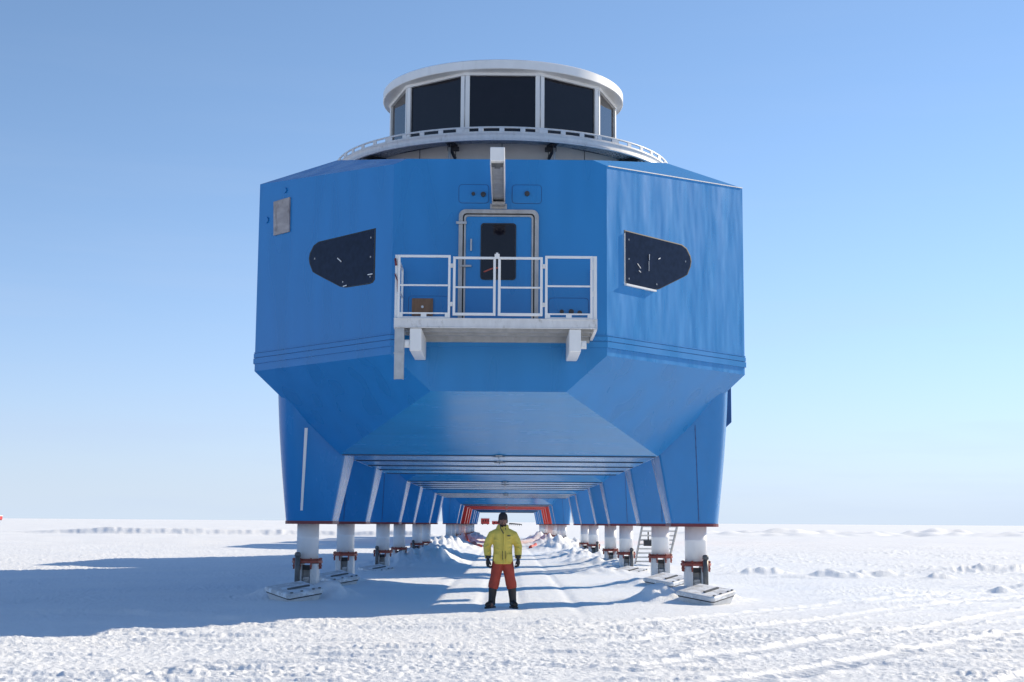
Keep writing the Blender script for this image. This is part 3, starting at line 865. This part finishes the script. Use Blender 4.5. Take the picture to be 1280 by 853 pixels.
def rail(x0, x1, mid=True, toe=True, nm='railing'):
    m = MB()
    w = 0.042
    zb0, ztp = zt(5.247), zt(6.395)
    y = YF + 0.025
    m.box(x0, x0 + w, y - w / 2, y + w / 2, zb0, ztp)
    m.box(x1 - w, x1, y - w / 2, y + w / 2, zb0, ztp)
    m.box(x0 + w, x1 - w, y - w / 2, y + w / 2, ztp - 0.042, ztp)
    m.box(x0 + w, x1 - w, y - 0.013, y + 0.013, zt(5.83), zt(5.86))
    o = m.build(nm, M_white, bal, bevel=0.004)
    if toe:
        t = MB()
        xa, xb = x0 + w, x1 - w
        xm = (xa + xb) / 2
        t.box(xa, xb, y - 0.012, y + 0.012, zt(5.252), zt(5.275)).box(xa, xb, y - 0.012, y + 0.012, zt(5.325), zt(5.35))
        for a, b in ((xa, xa + 0.05), (xm - 0.05, xm + 0.05), (xb - 0.05, xb)):
            t.box(a, b, y - 0.0118, y + 0.0118, zt(5.2752), zt(5.3248))
        t.build('toe_board', M_white, o)
    return o
rail(-1.90, -0.955)
rail(0.745, 1.60)
for x0, x1 in ((-0.91, -0.142), (-0.100, 0.70)):
    m = MB()
    w, y = 0.045, YF + 0.03
    zb0, ztp = zt(5.30), zt(6.37)
    m.box(x0, x0 + w, y - .02, y + .02, zb0, ztp).box(x1 - w, x1, y - .02, y + .02, zb0, ztp)
    m.box(x0 + w, x1 - w, y - .02, y + .02, ztp - .042, ztp).box(x0 + w, x1 - w, y - .02, y + .02, zb0, zb0 + .05)
    m.box(x0 + w, x1 - w, y - .013, y + .013, zt(5.80), zt(5.83))
    g = m.build('gate', M_white, bal, bevel=0.004)
    hx0 = x0 - 0.045 if x0 < -0.5 else x1
    hm = MB()
    for zz in (5.47, 6.17):
        hm.box(hx0, hx0 + 0.045, y - .028, y + .028, zt(zz), zt(zz + 0.07))
    hm.build('hinge', M_offw, g)
lt = MB().box(-0.165, -0.075, YF - 0.005, YF + 0.005, zt(6.33), zt(6.42)).box(-0.14, -0.10, YF - 0.02, YF + 0.05, zt(6.40), zt(6.44))
lt.build('gate_latch', M_white, bal)
MB().tube([(-0.36, YF + 0.06, zt(6.10)), (-0.22, YF + 0.05, zt(6.16)), (-0.09, YF + 0.05, zt(6.18))], 0.014, 6).build('latch_strap', M_collar, bal)
# end posts and side rails going back to the wall
for sx in (-1, 1):
    x = -1.925 if sx < 0 else 1.655
    m = MB()
    if sx < 0:
        m.box(x - 0.028, x + 0.02, YF + 0.05, YF + 0.10, zt(5.247), zt(6.40))
    else:
        m.box(x - 0.045, x + 0.022, YF + 0.052, YF + 0.075, zt(5.247), zt(6.40))
    m.box(x - 0.02, x + 0.02, -0.09, -0.05, zt(5.247), zt(6.395))
    m.box(x - 0.018, x + 0.018, YF + 0.102, -0.092, zt(6.355), zt(6.395))
    m.box(x - 0.013, x + 0.013, YF + 0.102, -0.092, zt(5.83), zt(5.86))
    m.box(x - 0.012, x + 0.012, YF + 0.102, -0.092, zt(5.25), zt(5.34))
    o = m.build('side_railing', M_white, bal)
    if sx < 0:
        MB().tube([(x - 0.03, YF + 0.03, zt(6.05)), (x + 0.02, YF + 0.02, zt(5.92)), (x + 0.03, YF + 0.02, zt(5.72))], 0.012, 6).tube([(x - 0.03, YF + 0.03, zt(6.33)), (x - 0.01, YF + 0.02, zt(6.2))], 0.02, 6).build('tie_strap', M_redtrim, o)

# ------------------------------------------------------------------ hoist beam above the door
hb = empty('hoist_beam', (-0.115, YM + YN, 7.68), 'white box beam jutting out above the blue door', 'beam')
L = -3.05
MB().box(-0.125, 0.125, L, -0.002, 0.055, 0.30).build('beam', M_white, hb, bevel=0.01)
MB().box(-0.125, -0.105, L + 0.02, -0.002, 0.0, 0.054).box(0.105, 0.125, L + 0.02, -0.002, 0.0, 0.054).build('runner_flange', M_offw, hb)
MB().box(-0.10, 0.10, L + 0.12, -0.002, 0.046, 0.0545).build('slot_liner', M_galv, hb)
MB().box(-0.10, 0.10, L + 0.12, L + 0.22, 0.0, 0.045).box(-0.05, 0.05, L + 0.14, L + 0.20, -0.03, 0.0).build('trolley', M_grey, hb)
MB().box(-0.12, 0.12, -0.22, -0.002, -0.06, -0.002).box(-0.16, 0.16, -0.02, -0.002, -0.1, 0.0).build('wall_bracket', M_steel, hb)

# ------------------------------------------------------------------ round lookout room
TX, TY = -0.0865, 34.7
ob = empty('observation_room', (TX, TY, ZR), 'white ten-sided lookout room with dark windows and ring walkway on the roof', 'lookout room')
zr = lambda z: z - ZR
N10, RT = 10, 2.84
ph = -math.pi / 2 + math.pi / N10      # a flat pane faces the front
cor = [(math.cos(ph + 2 * math.pi * k / N10), math.sin(ph + 2 * math.pi * k / N10)) for k in range(N10)]
MB().lathe([(3.40, zr(ZR) + 0.003), (3.40, zr(10.165))], n=N10, smooth=False, phase=ph).lathe([(2.62, zr(10.20)), (2.62, zr(10.42))], n=40).build('base_wall', M_beige, ob)
sm = MB()
for k in range(N10):
    for fr_ in (0.0, 0.5):
        p = (Vector((*cor[k], 0)) * (1 - fr_) + Vector((*cor[(k + 1) % N10], 0)) * fr_) * 3.402
        sm.bar(p + Vector((0, 0, zr(9.5))), p + Vector((0, 0, zr(10.16))), 0.014, 0.012, p)
sm.build('base_seam', M_dark, ob)
MB().lathe([(2.64, zr(10.38)), (2.84, zr(10.40)), (2.84, zr(10.52)), (2.7, zr(10.53))], n=N10, smooth=False, phase=ph).build('sill_ring', M_offw, ob)
MB().lathe([(0.0, zr(10.5)), (2.72, zr(10.5))], n=N10, phase=ph, smooth=False).build('floor_plate', M_dark, ob)
MB().lathe([(2.70, zr(11.93)), (2.86, zr(11.93)), (2.86, zr(12.0)), (2.70, zr(12.0))], n=N10, smooth=False, phase=ph).build('head_ring', M_white, ob)
for k in range(N10):
    c0, c1 = Vector((*cor[k], 0)), Vector((*cor[(k + 1) % N10], 0))
    mid = ((c0 + c1) / 2).normalized()
    # pane
    ins = 0.055
    a = c0 * RT * (1 - ins) + c1 * RT * ins
    b = c1 * RT * (1 - ins) + c0 * RT * ins
    zb0, ztp = zr(10.50), zr(11.96)
    m = MB()
    vs = [a + Vector((0, 0, zb0)), b + Vector((0, 0, zb0)), b + Vector((0, 0, ztp)), a + Vector((0, 0, ztp))]
    vs = [v - mid * 0.05 for v in vs] + [v - mid * 0.08 for v in vs]
    m.add(vs, [(0, 1, 2, 3), (7, 6, 5, 4), (0, 4, 5, 1), (1, 5, 6, 2), (2, 6, 7, 3), (3, 7, 4, 0)])
    m.build('window_pane', M_glass, ob)
    # mullion: two white jambs with a slim joint
    for sgn, cc, oth in ((1, c0, c1), (-1, c1, c0)):
        t = (oth - cc).normalized()
        p0 = cc * RT + t * 0.015
        p1 = cc * RT + t * 0.115
        vs = []
        for z in (zr(10.53), zr(11.929)):
            vs += [p0 + Vector((0, 0, z)), p1 + Vector((0, 0, z)), p1 - mid * 0.09 + Vector((0, 0, z)), p0 - mid * 0.09 + Vector((0, 0, z))]
        MB().add(vs, [(3, 2, 1, 0), (4, 5, 6, 7), (0, 1, 5, 4), (1, 2, 6, 5), (2, 3, 7, 6), (3, 0, 4, 7)]).build('mullion', M_white, ob)
    p = c0 * (RT - 0.03)
    MB().tube([p + Vector((0, 0, zr(10.54))), p + Vector((0, 0, zr(11.92)))], 0.022, 6).build('corner_joint', M_galv, ob)
MB().lathe([(2.4, zr(11.99)), (2.86, zr(11.995)), (2.985, zr(12.0))], n=96).lathe([(2.985, zr(12.0)), (3.0, zr(12.012))], n=96).lathe([(3.0, zr(12.012)), (3.0, zr(12.205))], n=96).lathe([(3.0, zr(12.205)), (2.985, zr(12.222)), (2.96, zr(12.23))], n=96).lathe([(2.96, zr(12.23)), (2.5, zr(12.28)), (1.2, zr(12.36)), (0.0, zr(12.38))], n=96).build('roof_cap', M_white, ob)
MB().lathe([(0.0, zr(11.97)), (2.69, zr(11.97))], n=N10, phase=ph, smooth=False).build('ceiling_plate', M_dark, ob)
# ring walkway
RW = 4.14
wk = MB().lathe([(RW - 0.05, zr(10.0)), (RW, zr(9.995)), (RW + 0.012, zr(10.0)), (RW + 0.012, zr(10.02)), (RW, zr(10.022)), (RW, zr(10.145)), (RW + 0.015, zr(10.15)), (RW + 0.015, zr(10.168)), (RW - 0.05, zr(10.17))], n=96).build('walkway_fascia', M_offw, ob)
gr = MB()
gr.lathe([(2.63, zr(10.19)), (RW - 0.06, zr(10.168))], n=96)
gr.build('walkway_backing', M_dark, ob)
g2 = MB()
for rr_ in np.arange(3.46, RW - 0.08, 0.085):
    g2.lathe([(rr_ - 0.012, zr(10.115)), (rr_ + 0.012, zr(10.115)), (rr_ + 0.012, zr(10.15)), (rr_ - 0.012, zr(10.15))], n=72)
for k in range(150):
    a = 2 * math.pi * k / 150
    p = Vector((math.cos(a), math.sin(a), 0))
    g2.bar(p * 3.42 + Vector((0, 0, zr(10.13))), p * (RW - 0.07) + Vector((0, 0, zr(10.13))), 0.014, 0.03)
tag(g2.build('walkway_grating', M_galv, ob), kind='stuff')
tr = MB()
tr.lathe([(RW - 0.03, zr(10.172)), (RW - 0.005, zr(10.172)), (RW - 0.005, zr(10.20)), (RW - 0.03, zr(10.20)), (RW - 0.03, zr(10.172))], n=96)
tr.lathe([(RW - 0.03, zr(10.275)), (RW - 0.005, zr(10.275)), (RW - 0.005, zr(10.31)), (RW - 0.03, zr(10.31)), (RW - 0.03, zr(10.275))], n=96)
nb = 56
for k in range(nb):
    a = 2 * math.pi * k / nb
    p = Vector((math.cos(a), math.sin(a), 0))
    w_ = 0.11 if k % 4 else 0.20
    for q0, q1 in ((-w_ / 2, w_ / 2),):
        t = Vector((-p.y, p.x, 0))
        tr.bar(p * (RW - 0.0175) + t * q0 + Vector((0, 0, zr(10.2375))), p * (RW - 0.0175) + t * q1 + Vector((0, 0, zr(10.2375))), 0.022, 0.075)
tr.build('toe_rail', M_offw, ob)
for k in range(10):
    a = ph + 2 * math.pi * k / 10
    p = Vector((math.cos(a), math.sin(a), 0))
    m = MB()
    m.bar(p * 3.41 + Vector((0, 0, zr(10.07))), p * (RW - 0.06) + Vector((0, 0, zr(10.07))), 0.10, 0.08)
    m.bar(p * 3.42 + Vector((0, 0, zr(9.80))), p * (RW - 0.25) + Vector((0, 0, zr(10.03))), 0.05, 0.06)
    m.box(p.x * 3.55 - 0.13, p.x * 3.55 + 0.13, p.y * 3.55 - 0.07, p.y * 3.55 + 0.07, zr(9.955), zr(10.028))
    m.build('bracket', M_dark, ob)
    pr_ = p * 3.8
    MB().tube([(pr_.x, pr_.y, zr(ZR) + 0.01), (pr_.x, pr_.y, zr(10.02))], 0.03, 8).tube([(pr_.x, pr_.y, zr(ZR) + 0.003), (pr_.x, pr_.y, zr(ZR) + 0.03)], 0.09, 10).build('prop', M_galv, ob)

# ------------------------------------------------------------------ stairs on the right
gz = Hs(5.9, 58)
st = empty('stairs', (5.24, 58.2, gz), 'pale open stairway standing behind the white legs on the right', 'stairs')
NS, RISE, RUN = 25, 0.175, 0.375
for k in range(NS):
    MB().box(0.05, 1.33, -RUN * k - 0.30, -RUN * k, 0.12 + RISE * k, 0.12 + RISE * k + 0.06).build('tread', M_offw, st)
TOPY, TOPZ = -RUN * NS, 0.12 + RISE * NS
for x in (0.0, 1.34):
    MB().bar((x + 0.02, 0.35, -0.10), (x + 0.02, TOPY, TOPZ - 0.05), 0.04, 0.20).build('stringer', M_galv, st)
MB().box(0.0, 1.40, TOPY - 1.3, TOPY, TOPZ, TOPZ + 0.07).build('landing', M_galv, st)
lb = MB()
for yy in (TOPY - 1.2, TOPY - 0.15):
    lb.bar((1.2, yy, TOPZ - 0.01), (-0.05, yy, TOPZ - 0.35), 0.05, 0.08)
lb.build('bracket', M_galv, st)
for x in (0.02, 1.36):
    MB().tube([(x, TOPY + RUN * 12, TOPZ - RISE * 12 + 0.05), (x, TOPY + RUN * 12, TOPZ - RISE * 12 + 1.0), (x, TOPY, TOPZ + 1.0), (x, TOPY - 1.25, TOPZ + 1.0), (x, TOPY - 1.25, TOPZ + 0.07)], 0.022, 8).build('handrail', M_galv, st)
MB().box(0.15, 0.55, -2.6, -2.3, 0.80, 1.02).box(0.30, 0.34, -2.5, -2.4, 1.02, 1.35).build('control_box', M_dark, st)

# ------------------------------------------------------------------ red pipes lying in the snow
for pts, lab in ((((-3.35, 120), (-2.3, 104), (-1.45, 93)), 'red pipe lying on the snow along the left row of far legs'),
                 (((2.3, 112), (1.95, 100), (1.45, 90)), 'faded red pipe lying on the snow along the right row of far legs')):
    P = []
    for i in range(len(pts) - 1):
        for t in (0, 0.25, 0.5, 0.75):
            x = pts[i][0] + (pts[i + 1][0] - pts[i][0]) * t
            y = pts[i][1] + (pts[i + 1][1] - pts[i][1]) * t
            P.append((x, y, Hs(x, y) + 0.07))
    o = MB().tube(P, 0.11, 10).build('pipe', M_hose)
    tag(o, lab, 'pipe', 'red pipes on the snow')

# ------------------------------------------------------------------ far camp seen through the row and at the left edge
def cabin(x, y, w, d, hgt, label, z=None):
    z = Hs(x, y) if z is None else z
    r_ = empty('cabin', (x, y, z), label, 'cabin', 'red cabins far off on the snow')
    MB().box(-w / 2, w / 2, -d / 2, d / 2, 0.3, hgt).build('wall', M_red, r_)
    MB().box(-w / 2 - 0.1, w / 2 + 0.1, -d / 2 - 0.1, d / 2 + 0.1, hgt + 0.003, hgt + 0.25).build('roof', M_white, r_)
    sk = MB()
    for sx in (-1, 1):
        sk.box(sx * w * 0.3 - 0.15, sx * w * 0.3 + 0.15, -d / 2 - 0.3, d / 2 + 0.3, -0.1, 0.297)
    sk.build('skid', M_dark, r_)
    wm = MB()
    for k in range(3):
        wm.box(-w / 2 + w * (k + 0.7) / 3.4, -w / 2 + w * (k + 1.2) / 3.4, -d / 2 - 0.03, -d / 2 - 0.005, hgt * 0.5, hgt * 0.8)
    wm.build('window', M_glass, r_)
    return r_
cabin(-9.6, 620, 3.6, 6, 2.7, 'red cabin in the distance seen beside the dark hat of the man')
cabin(-4.7, 625, 4.0, 6, 1.6, 'low red cabin half hidden behind the head of the man')
cabin(-184.6, 520, 2.2, 4, 1.5, 'tiny red cabin on the horizon at the left edge')
ORD = ('first', 'second', 'third', 'fourth', 'fifth', 'last')
for k in range(6):
    x, y = 1.2 + k * 0.75, 610 - k * 14
    sl = empty('cargo_sledge', (x, y, Hs(x, y)), ORD[k] + ' dark cargo sledge to the right of the man\'s hat, counted along the line', 'sledge', 'dark sledges far off on the snow')
    MB().box(-0.5, 0.5, -1.5, 1.5, 0.4, 1.0 - 0.05 * k).build('load', M_dark, sl)
    MB().box(-0.45, -0.35, -1.8, 1.8, 0.0, 0.397).box(0.35, 0.45, -1.8, 1.8, 0.0, 0.397).build('runner', M_dark, sl)

# ------------------------------------------------------------------ person
def bake(mb, name, m, parent, voxel, smooth_it=6, loc=None):
    o = mb.build(name, m)
    md = o.modifiers.new('r', 'REMESH'); md.mode = 'VOXEL'; md.voxel_size = voxel
    sm_ = o.modifiers.new('s', 'SMOOTH'); sm_.factor = 0.5; sm_.iterations = smooth_it
    bpy.context.view_layer.update()
    dg = bpy.context.evaluated_depsgraph_get()
    me = bpy.data.meshes.new_from_object(o.evaluated_get(dg))
    me.name = name
    old = o.data
    o.modifiers.clear()
    o.data = me
    bpy.data.meshes.remove(old)
    if not me.materials:
        me.materials.append(m)
    me.polygons.foreach_set('use_smooth', [True] * len(me.polygons))
    if parent is not None:
        o.parent = parent
    if loc is not None:
        o.location = loc
    return o
def ell(mb, c, r3, n=16, k=10):
    rings = []
    for i in range(1, k):
        a = math.pi * i / k
        rings.append([(c[0] + r3[0] * math.sin(a) * math.cos(2 * math.pi * j / n), c[1] + r3[1] * math.sin(a) * math.sin(2 * math.pi * j / n), c[2] - r3[2] * math.cos(a)) for j in range(n)])
    return mb.loft(rings)
def oval(mb, sect, n=20):
    """sect: (cx, cy, z, rx, ry)"""
    return mb.loft([[(cx_ + rx * math.cos(2 * math.pi * j / n), cy_ + ry * math.sin(2 * math.pi * j / n), z) for j in range(n)] for cx_, cy_, z, rx, ry in sect])
def person():
    gx, gy = 0.015, 27.6
    g = Hs(gx, gy) + 0.01
    sh = {-1: (-0.205, 0.0, 1.43), 1: (0.205, 0.0, 1.43)}
    elb = {-1: (-0.300, 0.03, 1.15), 1: (0.298, 0.03, 1.15)}
    wri = {-1: (-0.285, -0.05, 0.915), 1: (0.292, -0.06, 0.925)}
    foot = {-1: -0.205, 1: 0.205}
    # body: one continuous figure
    b = MB()
    oval(b, [(0, 0, 0.86, 0.15, 0.10), (0, 0, 0.98, 0.155, 0.105), (0, 0, 1.12, 0.14, 0.10), (0, 0, 1.30, 0.165, 0.11), (0, 0, 1.40, 0.15, 0.09), (0, 0, 1.45, 0.07, 0.06)])
    b.tube([(0, 0.005, 1.44), (0, 0.0, 1.54), (0, -0.01, 1.60)], [0.07, 0.06, 0.06], 14)
    oval(b, [(0, -0.03, 1.515, 0.03, 0.035), (0, -0.025, 1.535, 0.05, 0.065), (0, -0.015, 1.57, 0.065, 0.085), (0, -0.005, 1.62, 0.073, 0.094), (0, 0.0, 1.67, 0.076, 0.098), (0, 0.005, 1.72, 0.070, 0.088), (0, 0.01, 1.75, 0.045, 0.05)])
    b.tube([(0, -0.098, 1.655), (0, -0.112, 1.63), (0, -0.122, 1.608), (0, -0.104, 1.60)], [0.010, 0.013, 0.016, 0.012], 8)   # nose
    b.tube([(-0.028, -0.098, 1.578), (0, -0.106, 1.580), (0.028, -0.098, 1.578)], [0.006, 0.009, 0.006], 8)                     # lips
    b.tube([(-0.05, -0.078, 1.667), (-0.02, -0.097, 1.670)], 0.009, 6).tube([(0.05, -0.078, 1.667), (0.02, -0.097, 1.670)], 0.009, 6)  # brow
    for s in (-1, 1):
        ell(b, (s * 0.076, 0.01, 1.625), (0.012, 0.022, 0.034))
        b.tube([(s * 0.10, 0, 1.37), (sh[s][0], 0, 1.365), elb[s], wri[s]], [0.05, 0.05, 0.044, 0.032], 12)
        b.tube([(s * 0.09, 0, 0.90), (s * 0.135, -0.015, 0.52), (foot[s] * 0.98, 0.01, 0.10), (foot[s], 0.0, 0.05)], [0.085, 0.062, 0.042, 0.042], 12)
        b.tube([(foot[s], 0.03, 0.05), (foot[s] * 1.1, -0.14, 0.04)], [0.045, 0.038], 10)
    body = bake(b, 'person', M_skin, None, 0.009, 3)
    body.location = (gx, gy, g)
    body.rotation_euler = (0, 0, R(4))
    tag(body, 'person in a yellow jacket, red trousers and black boots standing beneath the modules', 'person')
    # jacket
    j = MB()
    oval(j, [(0, 0.0, 0.825, 0.198, 0.145), (0, 0, 0.88, 0.200, 0.152), (0, 0, 0.96, 0.190, 0.148), (0, 0, 1.06, 0.180, 0.140), (0, 0, 1.18, 0.185, 0.142), (0, 0, 1.30, 0.205, 0.140), (0, 0, 1.39, 0.208, 0.125), (0, 0.005, 1.455, 0.150, 0.105), (0, 0.01, 1.50, 0.095, 0.085)])
    oval(j, [(0, 0.015, 1.43, 0.13, 0.11), (0, 0.02, 1.50, 0.118, 0.108), (0, 0.028, 1.545, 0.110, 0.100), (0, 0.03, 1.565, 0.098, 0.088)])   # raised collar and hood
    ell(j, (0, 0.105, 1.49), (0.13, 0.07, 0.085))
    for s in (-1, 1):
        p = [(s * 0.10, 0.005, 1.425), (s * 0.205, 0.005, 1.365), (s * 0.262, 0.015, 1.25), tuple(elb[s]), ((elb[s][0] + wri[s][0]) / 2, (elb[s][1] + wri[s][1]) / 2, 1.03), (wri[s][0], wri[s][1], 0.925)]
        j.tube(p, [0.072, 0.086, 0.083, 0.078, 0.072, 0.060], 14)
        # sleeve folds
        for k, zz in enumerate(((1.20, 1.11, 1.00) if s > 0 else (1.16, 1.04, 0.98))):
            t = (1.37 - zz) / (1.37 - 0.925)
            cx_ = s * (0.245 + 0.05 * math.sin(math.pi * min(1, t)))
            j.tube([(cx_ - 0.06, -0.035 - 0.03 * t, zz + 0.035 * s), (cx_, -0.070 - 0.03 * t, zz), (cx_ + 0.05, -0.04 - 0.03 * t, zz - 0.03 * s)], [0.008, 0.014, 0.008], 6)
    for k, (zz, a, dx) in enumerate(((1.26, 0.025, -0.02), (1.17, -0.03, 0.03), (1.09, 0.02, -0.01), (0.985, -0.02, 0.02), (1.33, -0.02, 0.05))):
        j.tube([(-0.16 + dx, -0.095, zz + a), (-0.07 + dx, -0.128, zz), (-0.03 + dx, -0.13, zz - a)], [0.010, 0.016, 0.008], 6)
        j.tube([(0.05 + dx, -0.128, zz - a * 0.8 + 0.03), (0.12, -0.115, zz + 0.02), (0.17, -0.08, zz + a + 0.03)], [0.008, 0.016, 0.010], 6)
    jk = bake(j, 'jacket', M_jacket, body, 0.010, 4)
    # jacket details
    d = MB().tube([(0.012, -0.118, 1.53), (0.018, -0.150, 1.40), (0.012, -0.157, 1.25), (0.010, -0.155, 1.08), (0.012, -0.166, 0.90), (0.012, -0.160, 0.83)], 0.016, 6)
    bake(d, 'storm_flap', M_jacket, jk, 0.006, 2)
    d = MB().tube([(-0.06, -0.098, 1.555), (-0.052, -0.128, 1.49), (-0.018, -0.142, 1.43), (0.0, -0.152, 1.39)], 0.008, 6)
    d.tube([(0.045, -0.118, 1.50), (0.025, -0.138, 1.455), (0.0, -0.150, 1.40)], 0.008, 6).tube([(-0.014, -0.162, 1.06), (-0.014, -0.172, 0.90)], 0.005, 5).tube([(0.036, -0.160, 1.06), (0.036, -0.170, 0.92)], 0.005, 5)
    d.build('zip', M_dark, jk)
    d = MB().box(0.075, 0.135, -0.156, -0.140, 1.34, 1.362)
    d.build('chest_badge', M_dark, jk)
    for s in (-1, 1):
        pk = MB()
        pk.loft([[Vector((s * q.x, -0.150 + 0.12 * (q.x - 0.05) - dd, q.y)) for q in rrect(0.06, 0.175, 0.86, 1.0, (0.012,) * 4, 0)] for dd in (-0.02, 0.012, 0.016)], smooth=False)
        pk.build('pocket', M_jacket, jk)
    bake(MB().loft([[(0.197 * k * math.cos(2 * math.pi * i / 24), 0.146 * k * math.sin(2 * math.pi * i / 24), z) for i in range(24)] for k, z in ((1.0, 0.815), (1.03, 0.822), (1.03, 0.85), (1.0, 0.855))]), 'hem', M_jacket, jk, 0.007, 1)
    # trousers
    t = MB()
    oval(t, [(0, 0, 0.80, 0.15, 0.11), (0, 0, 0.92, 0.165, 0.118), (0, 0, 1.0, 0.155, 0.11)])
    for s in (-1, 1):
        f = foot[s]
        t.tube([(s * 0.082, 0, 0.90), (s * 0.108, -0.005, 0.74), (s * 0.138, -0.02, 0.56), (s * 0.165, -0.005, 0.44), (s * 0.182, 0.0, 0.355)], [0.112, 0.112, 0.100, 0.106, 0.096], 16)
        for zz, a in ((0.68, 0.02), (0.60, -0.015), (0.50, 0.02), (0.44, -0.02), (0.395, 0.01)):
            cx_ = s * (0.108 + 0.25 * (0.74 - zz) * 0.8)
            t.tube([(cx_ - 0.07, -0.055, zz + a), (cx_, -0.100, zz), (cx_ + 0.07, -0.055, zz - a)], [0.012, 0.018, 0.012], 6)
    bake(t, 'trousers', M_trouser, body, 0.010, 4)
    # boots
    for s in (-1, 1):
        f = foot[s]
        bt = MB()
        bt.tube([(s * 0.180, 0.0, 0.40), (s * 0.188, 0.005, 0.28), (f * 0.97, 0.012, 0.16), (f, 0.02, 0.07)], [0.084, 0.078, 0.068, 0.070], 16)
        ox = 0.10 * s if s < 0 else 0.035 * s
        bt.loft([[(f + ox * v + w_ * math.cos(a) * 1.0, y + 0.0, 0.012 + hh * (0.5 + 0.5 * math.sin(a))) for a in [2 * math.pi * i / 14 for i in range(14)]] for y, v, w_, hh in ((0.10, -0.3, 0.045, 0.07), (0.06, -0.2, 0.058, 0.11), (0.0, 0, 0.062, 0.125), (-0.08, 0.4, 0.060, 0.11), (-0.15, 0.8, 0.058, 0.09), (-0.175, 1.0, 0.042, 0.06))])
        o = bake(bt, 'boot', M_boot, body, 0.008, 3)
        so = MB()
        so.loft([[(f + ox * v + sx_ * w_, y, z) for (y, v, w_, sx_) in ((0.105, -0.3, 0.04, -1), (0.05, -0.2, 0.062, -1), (-0.08, 0.4, 0.063, -1), (-0.16, 0.85, 0.06, -1), (-0.205, 1.0, 0.03, -1), (-0.205, 1.0, 0.03, 1), (-0.16, 0.85, 0.06, 1), (-0.08, 0.4, 0.063, 1), (0.05, -0.2, 0.062, 1), (0.105, -0.3, 0.04, 1))] for z in (-0.02, 0.018)], smooth=False)
        so.build('sole', M_rubber, o)
    # gloves: palm, four curled fingers of different length, thumb from the side
    for s in (-1, 1):
        W = Vector(wri[s])
        gl = MB()
        dn = Vector((s * 0.02, -0.05, -1)).normalized()
        fwd = Vector((-s * 0.35, -1, 0)).normalized()
        acr = dn.cross(fwd).normalized()            # across the knuckles
        gl.tube([W + Vector((0, 0, 0.05)), W - Vector((0, 0, 0.0))], [0.050, 0.042], 14)      # cuff
        pc = W + dn * 0.055
        gl.loft([[pc + dn * (k * 0.045) + fwd * (0.046 * sc * math.cos(a)) + acr * (0.027 * sc * math.sin(a)) for a in [2 * math.pi * i / 14 for i in range(14)]] for k, sc in ((-1.1, 0.7), (-0.6, 0.95), (0, 1.08), (0.6, 1.0), (1.0, 0.8))])
        inner = acr if (acr.x * -s) > 0 else -acr    # palm faces the thigh
        for k, (o_, ln) in enumerate(((0.033, 0.078), (0.011, 0.088), (-0.011, 0.082), (-0.032, 0.064))):
            p0 = pc + dn * 0.03 + fwd * o_
            p1 = pc + dn * (0.042 + ln * 0.25) + fwd * o_ * 1.1 + inner * 0.004
            p2 = p1 + dn * ln * 0.16 + inner * ln * 0.40
            p3 = p2 - dn * ln * 0.22 + inner * ln * 0.18
            gl.tube([p0, p1, p2, p3], [0.0145, 0.0150, 0.0140, 0.0115], 8)
        th0 = pc - dn * 0.02 + fwd * 0.035
        gl.tube([th0, th0 + fwd * 0.030 + dn * 0.030 + inner * 0.012, th0 + fwd * 0.036 + dn * 0.062 + inner * 0.022], [0.017, 0.0145, 0.011], 8)
        gl.v = [tuple(W + (Vector(q_) - W) * 1.22) for q_ in gl.v]
        bake(gl, 'glove', M_glove, body, 0.005, 2)
    # knitted hat, beard, eyes
    ht = MB()
    oval(ht, [(0, 0.006, 1.655, 0.083, 0.104), (0, 0.004, 1.685, 0.088, 0.110), (0, 0.004, 1.73, 0.086, 0.107), (0, 0.006, 1.765, 0.072, 0.090), (0, 0.008, 1.788, 0.045, 0.056), (0, 0.008, 1.796, 0.015, 0.02)])
    oval(ht, [(0, 0.006, 1.652, 0.088, 0.109), (0, 0.006, 1.69, 0.092, 0.114), (0, 0.006, 1.70, 0.086, 0.108)])
    for s in (-1, 1):
        ell(ht, (s * 0.080, 0.012, 1.63), (0.014, 0.04, 0.05))
    bake(ht, 'hat', M_hat, body, 0.006, 2)
    be = MB()
    oval(be, [(0, -0.035, 1.50, 0.032, 0.034), (0, -0.032, 1.522, 0.056, 0.062), (0, -0.028, 1.548, 0.068, 0.074), (0, -0.026, 1.566, 0.071, 0.074)])
    be.tube([(-0.042, -0.088, 1.585), (0, -0.106, 1.596), (0.042, -0.088, 1.585)], [0.008, 0.010, 0.008], 8)
    bake(be, 'beard', M_beard, body, 0.006, 2)
    for s in (-1, 1):
        e = MB(); ell(e, (s * 0.030, -0.088, 1.647), (0.012, 0.007, 0.006), 10, 6)
        e.build('eye', M_dark, body)
person()
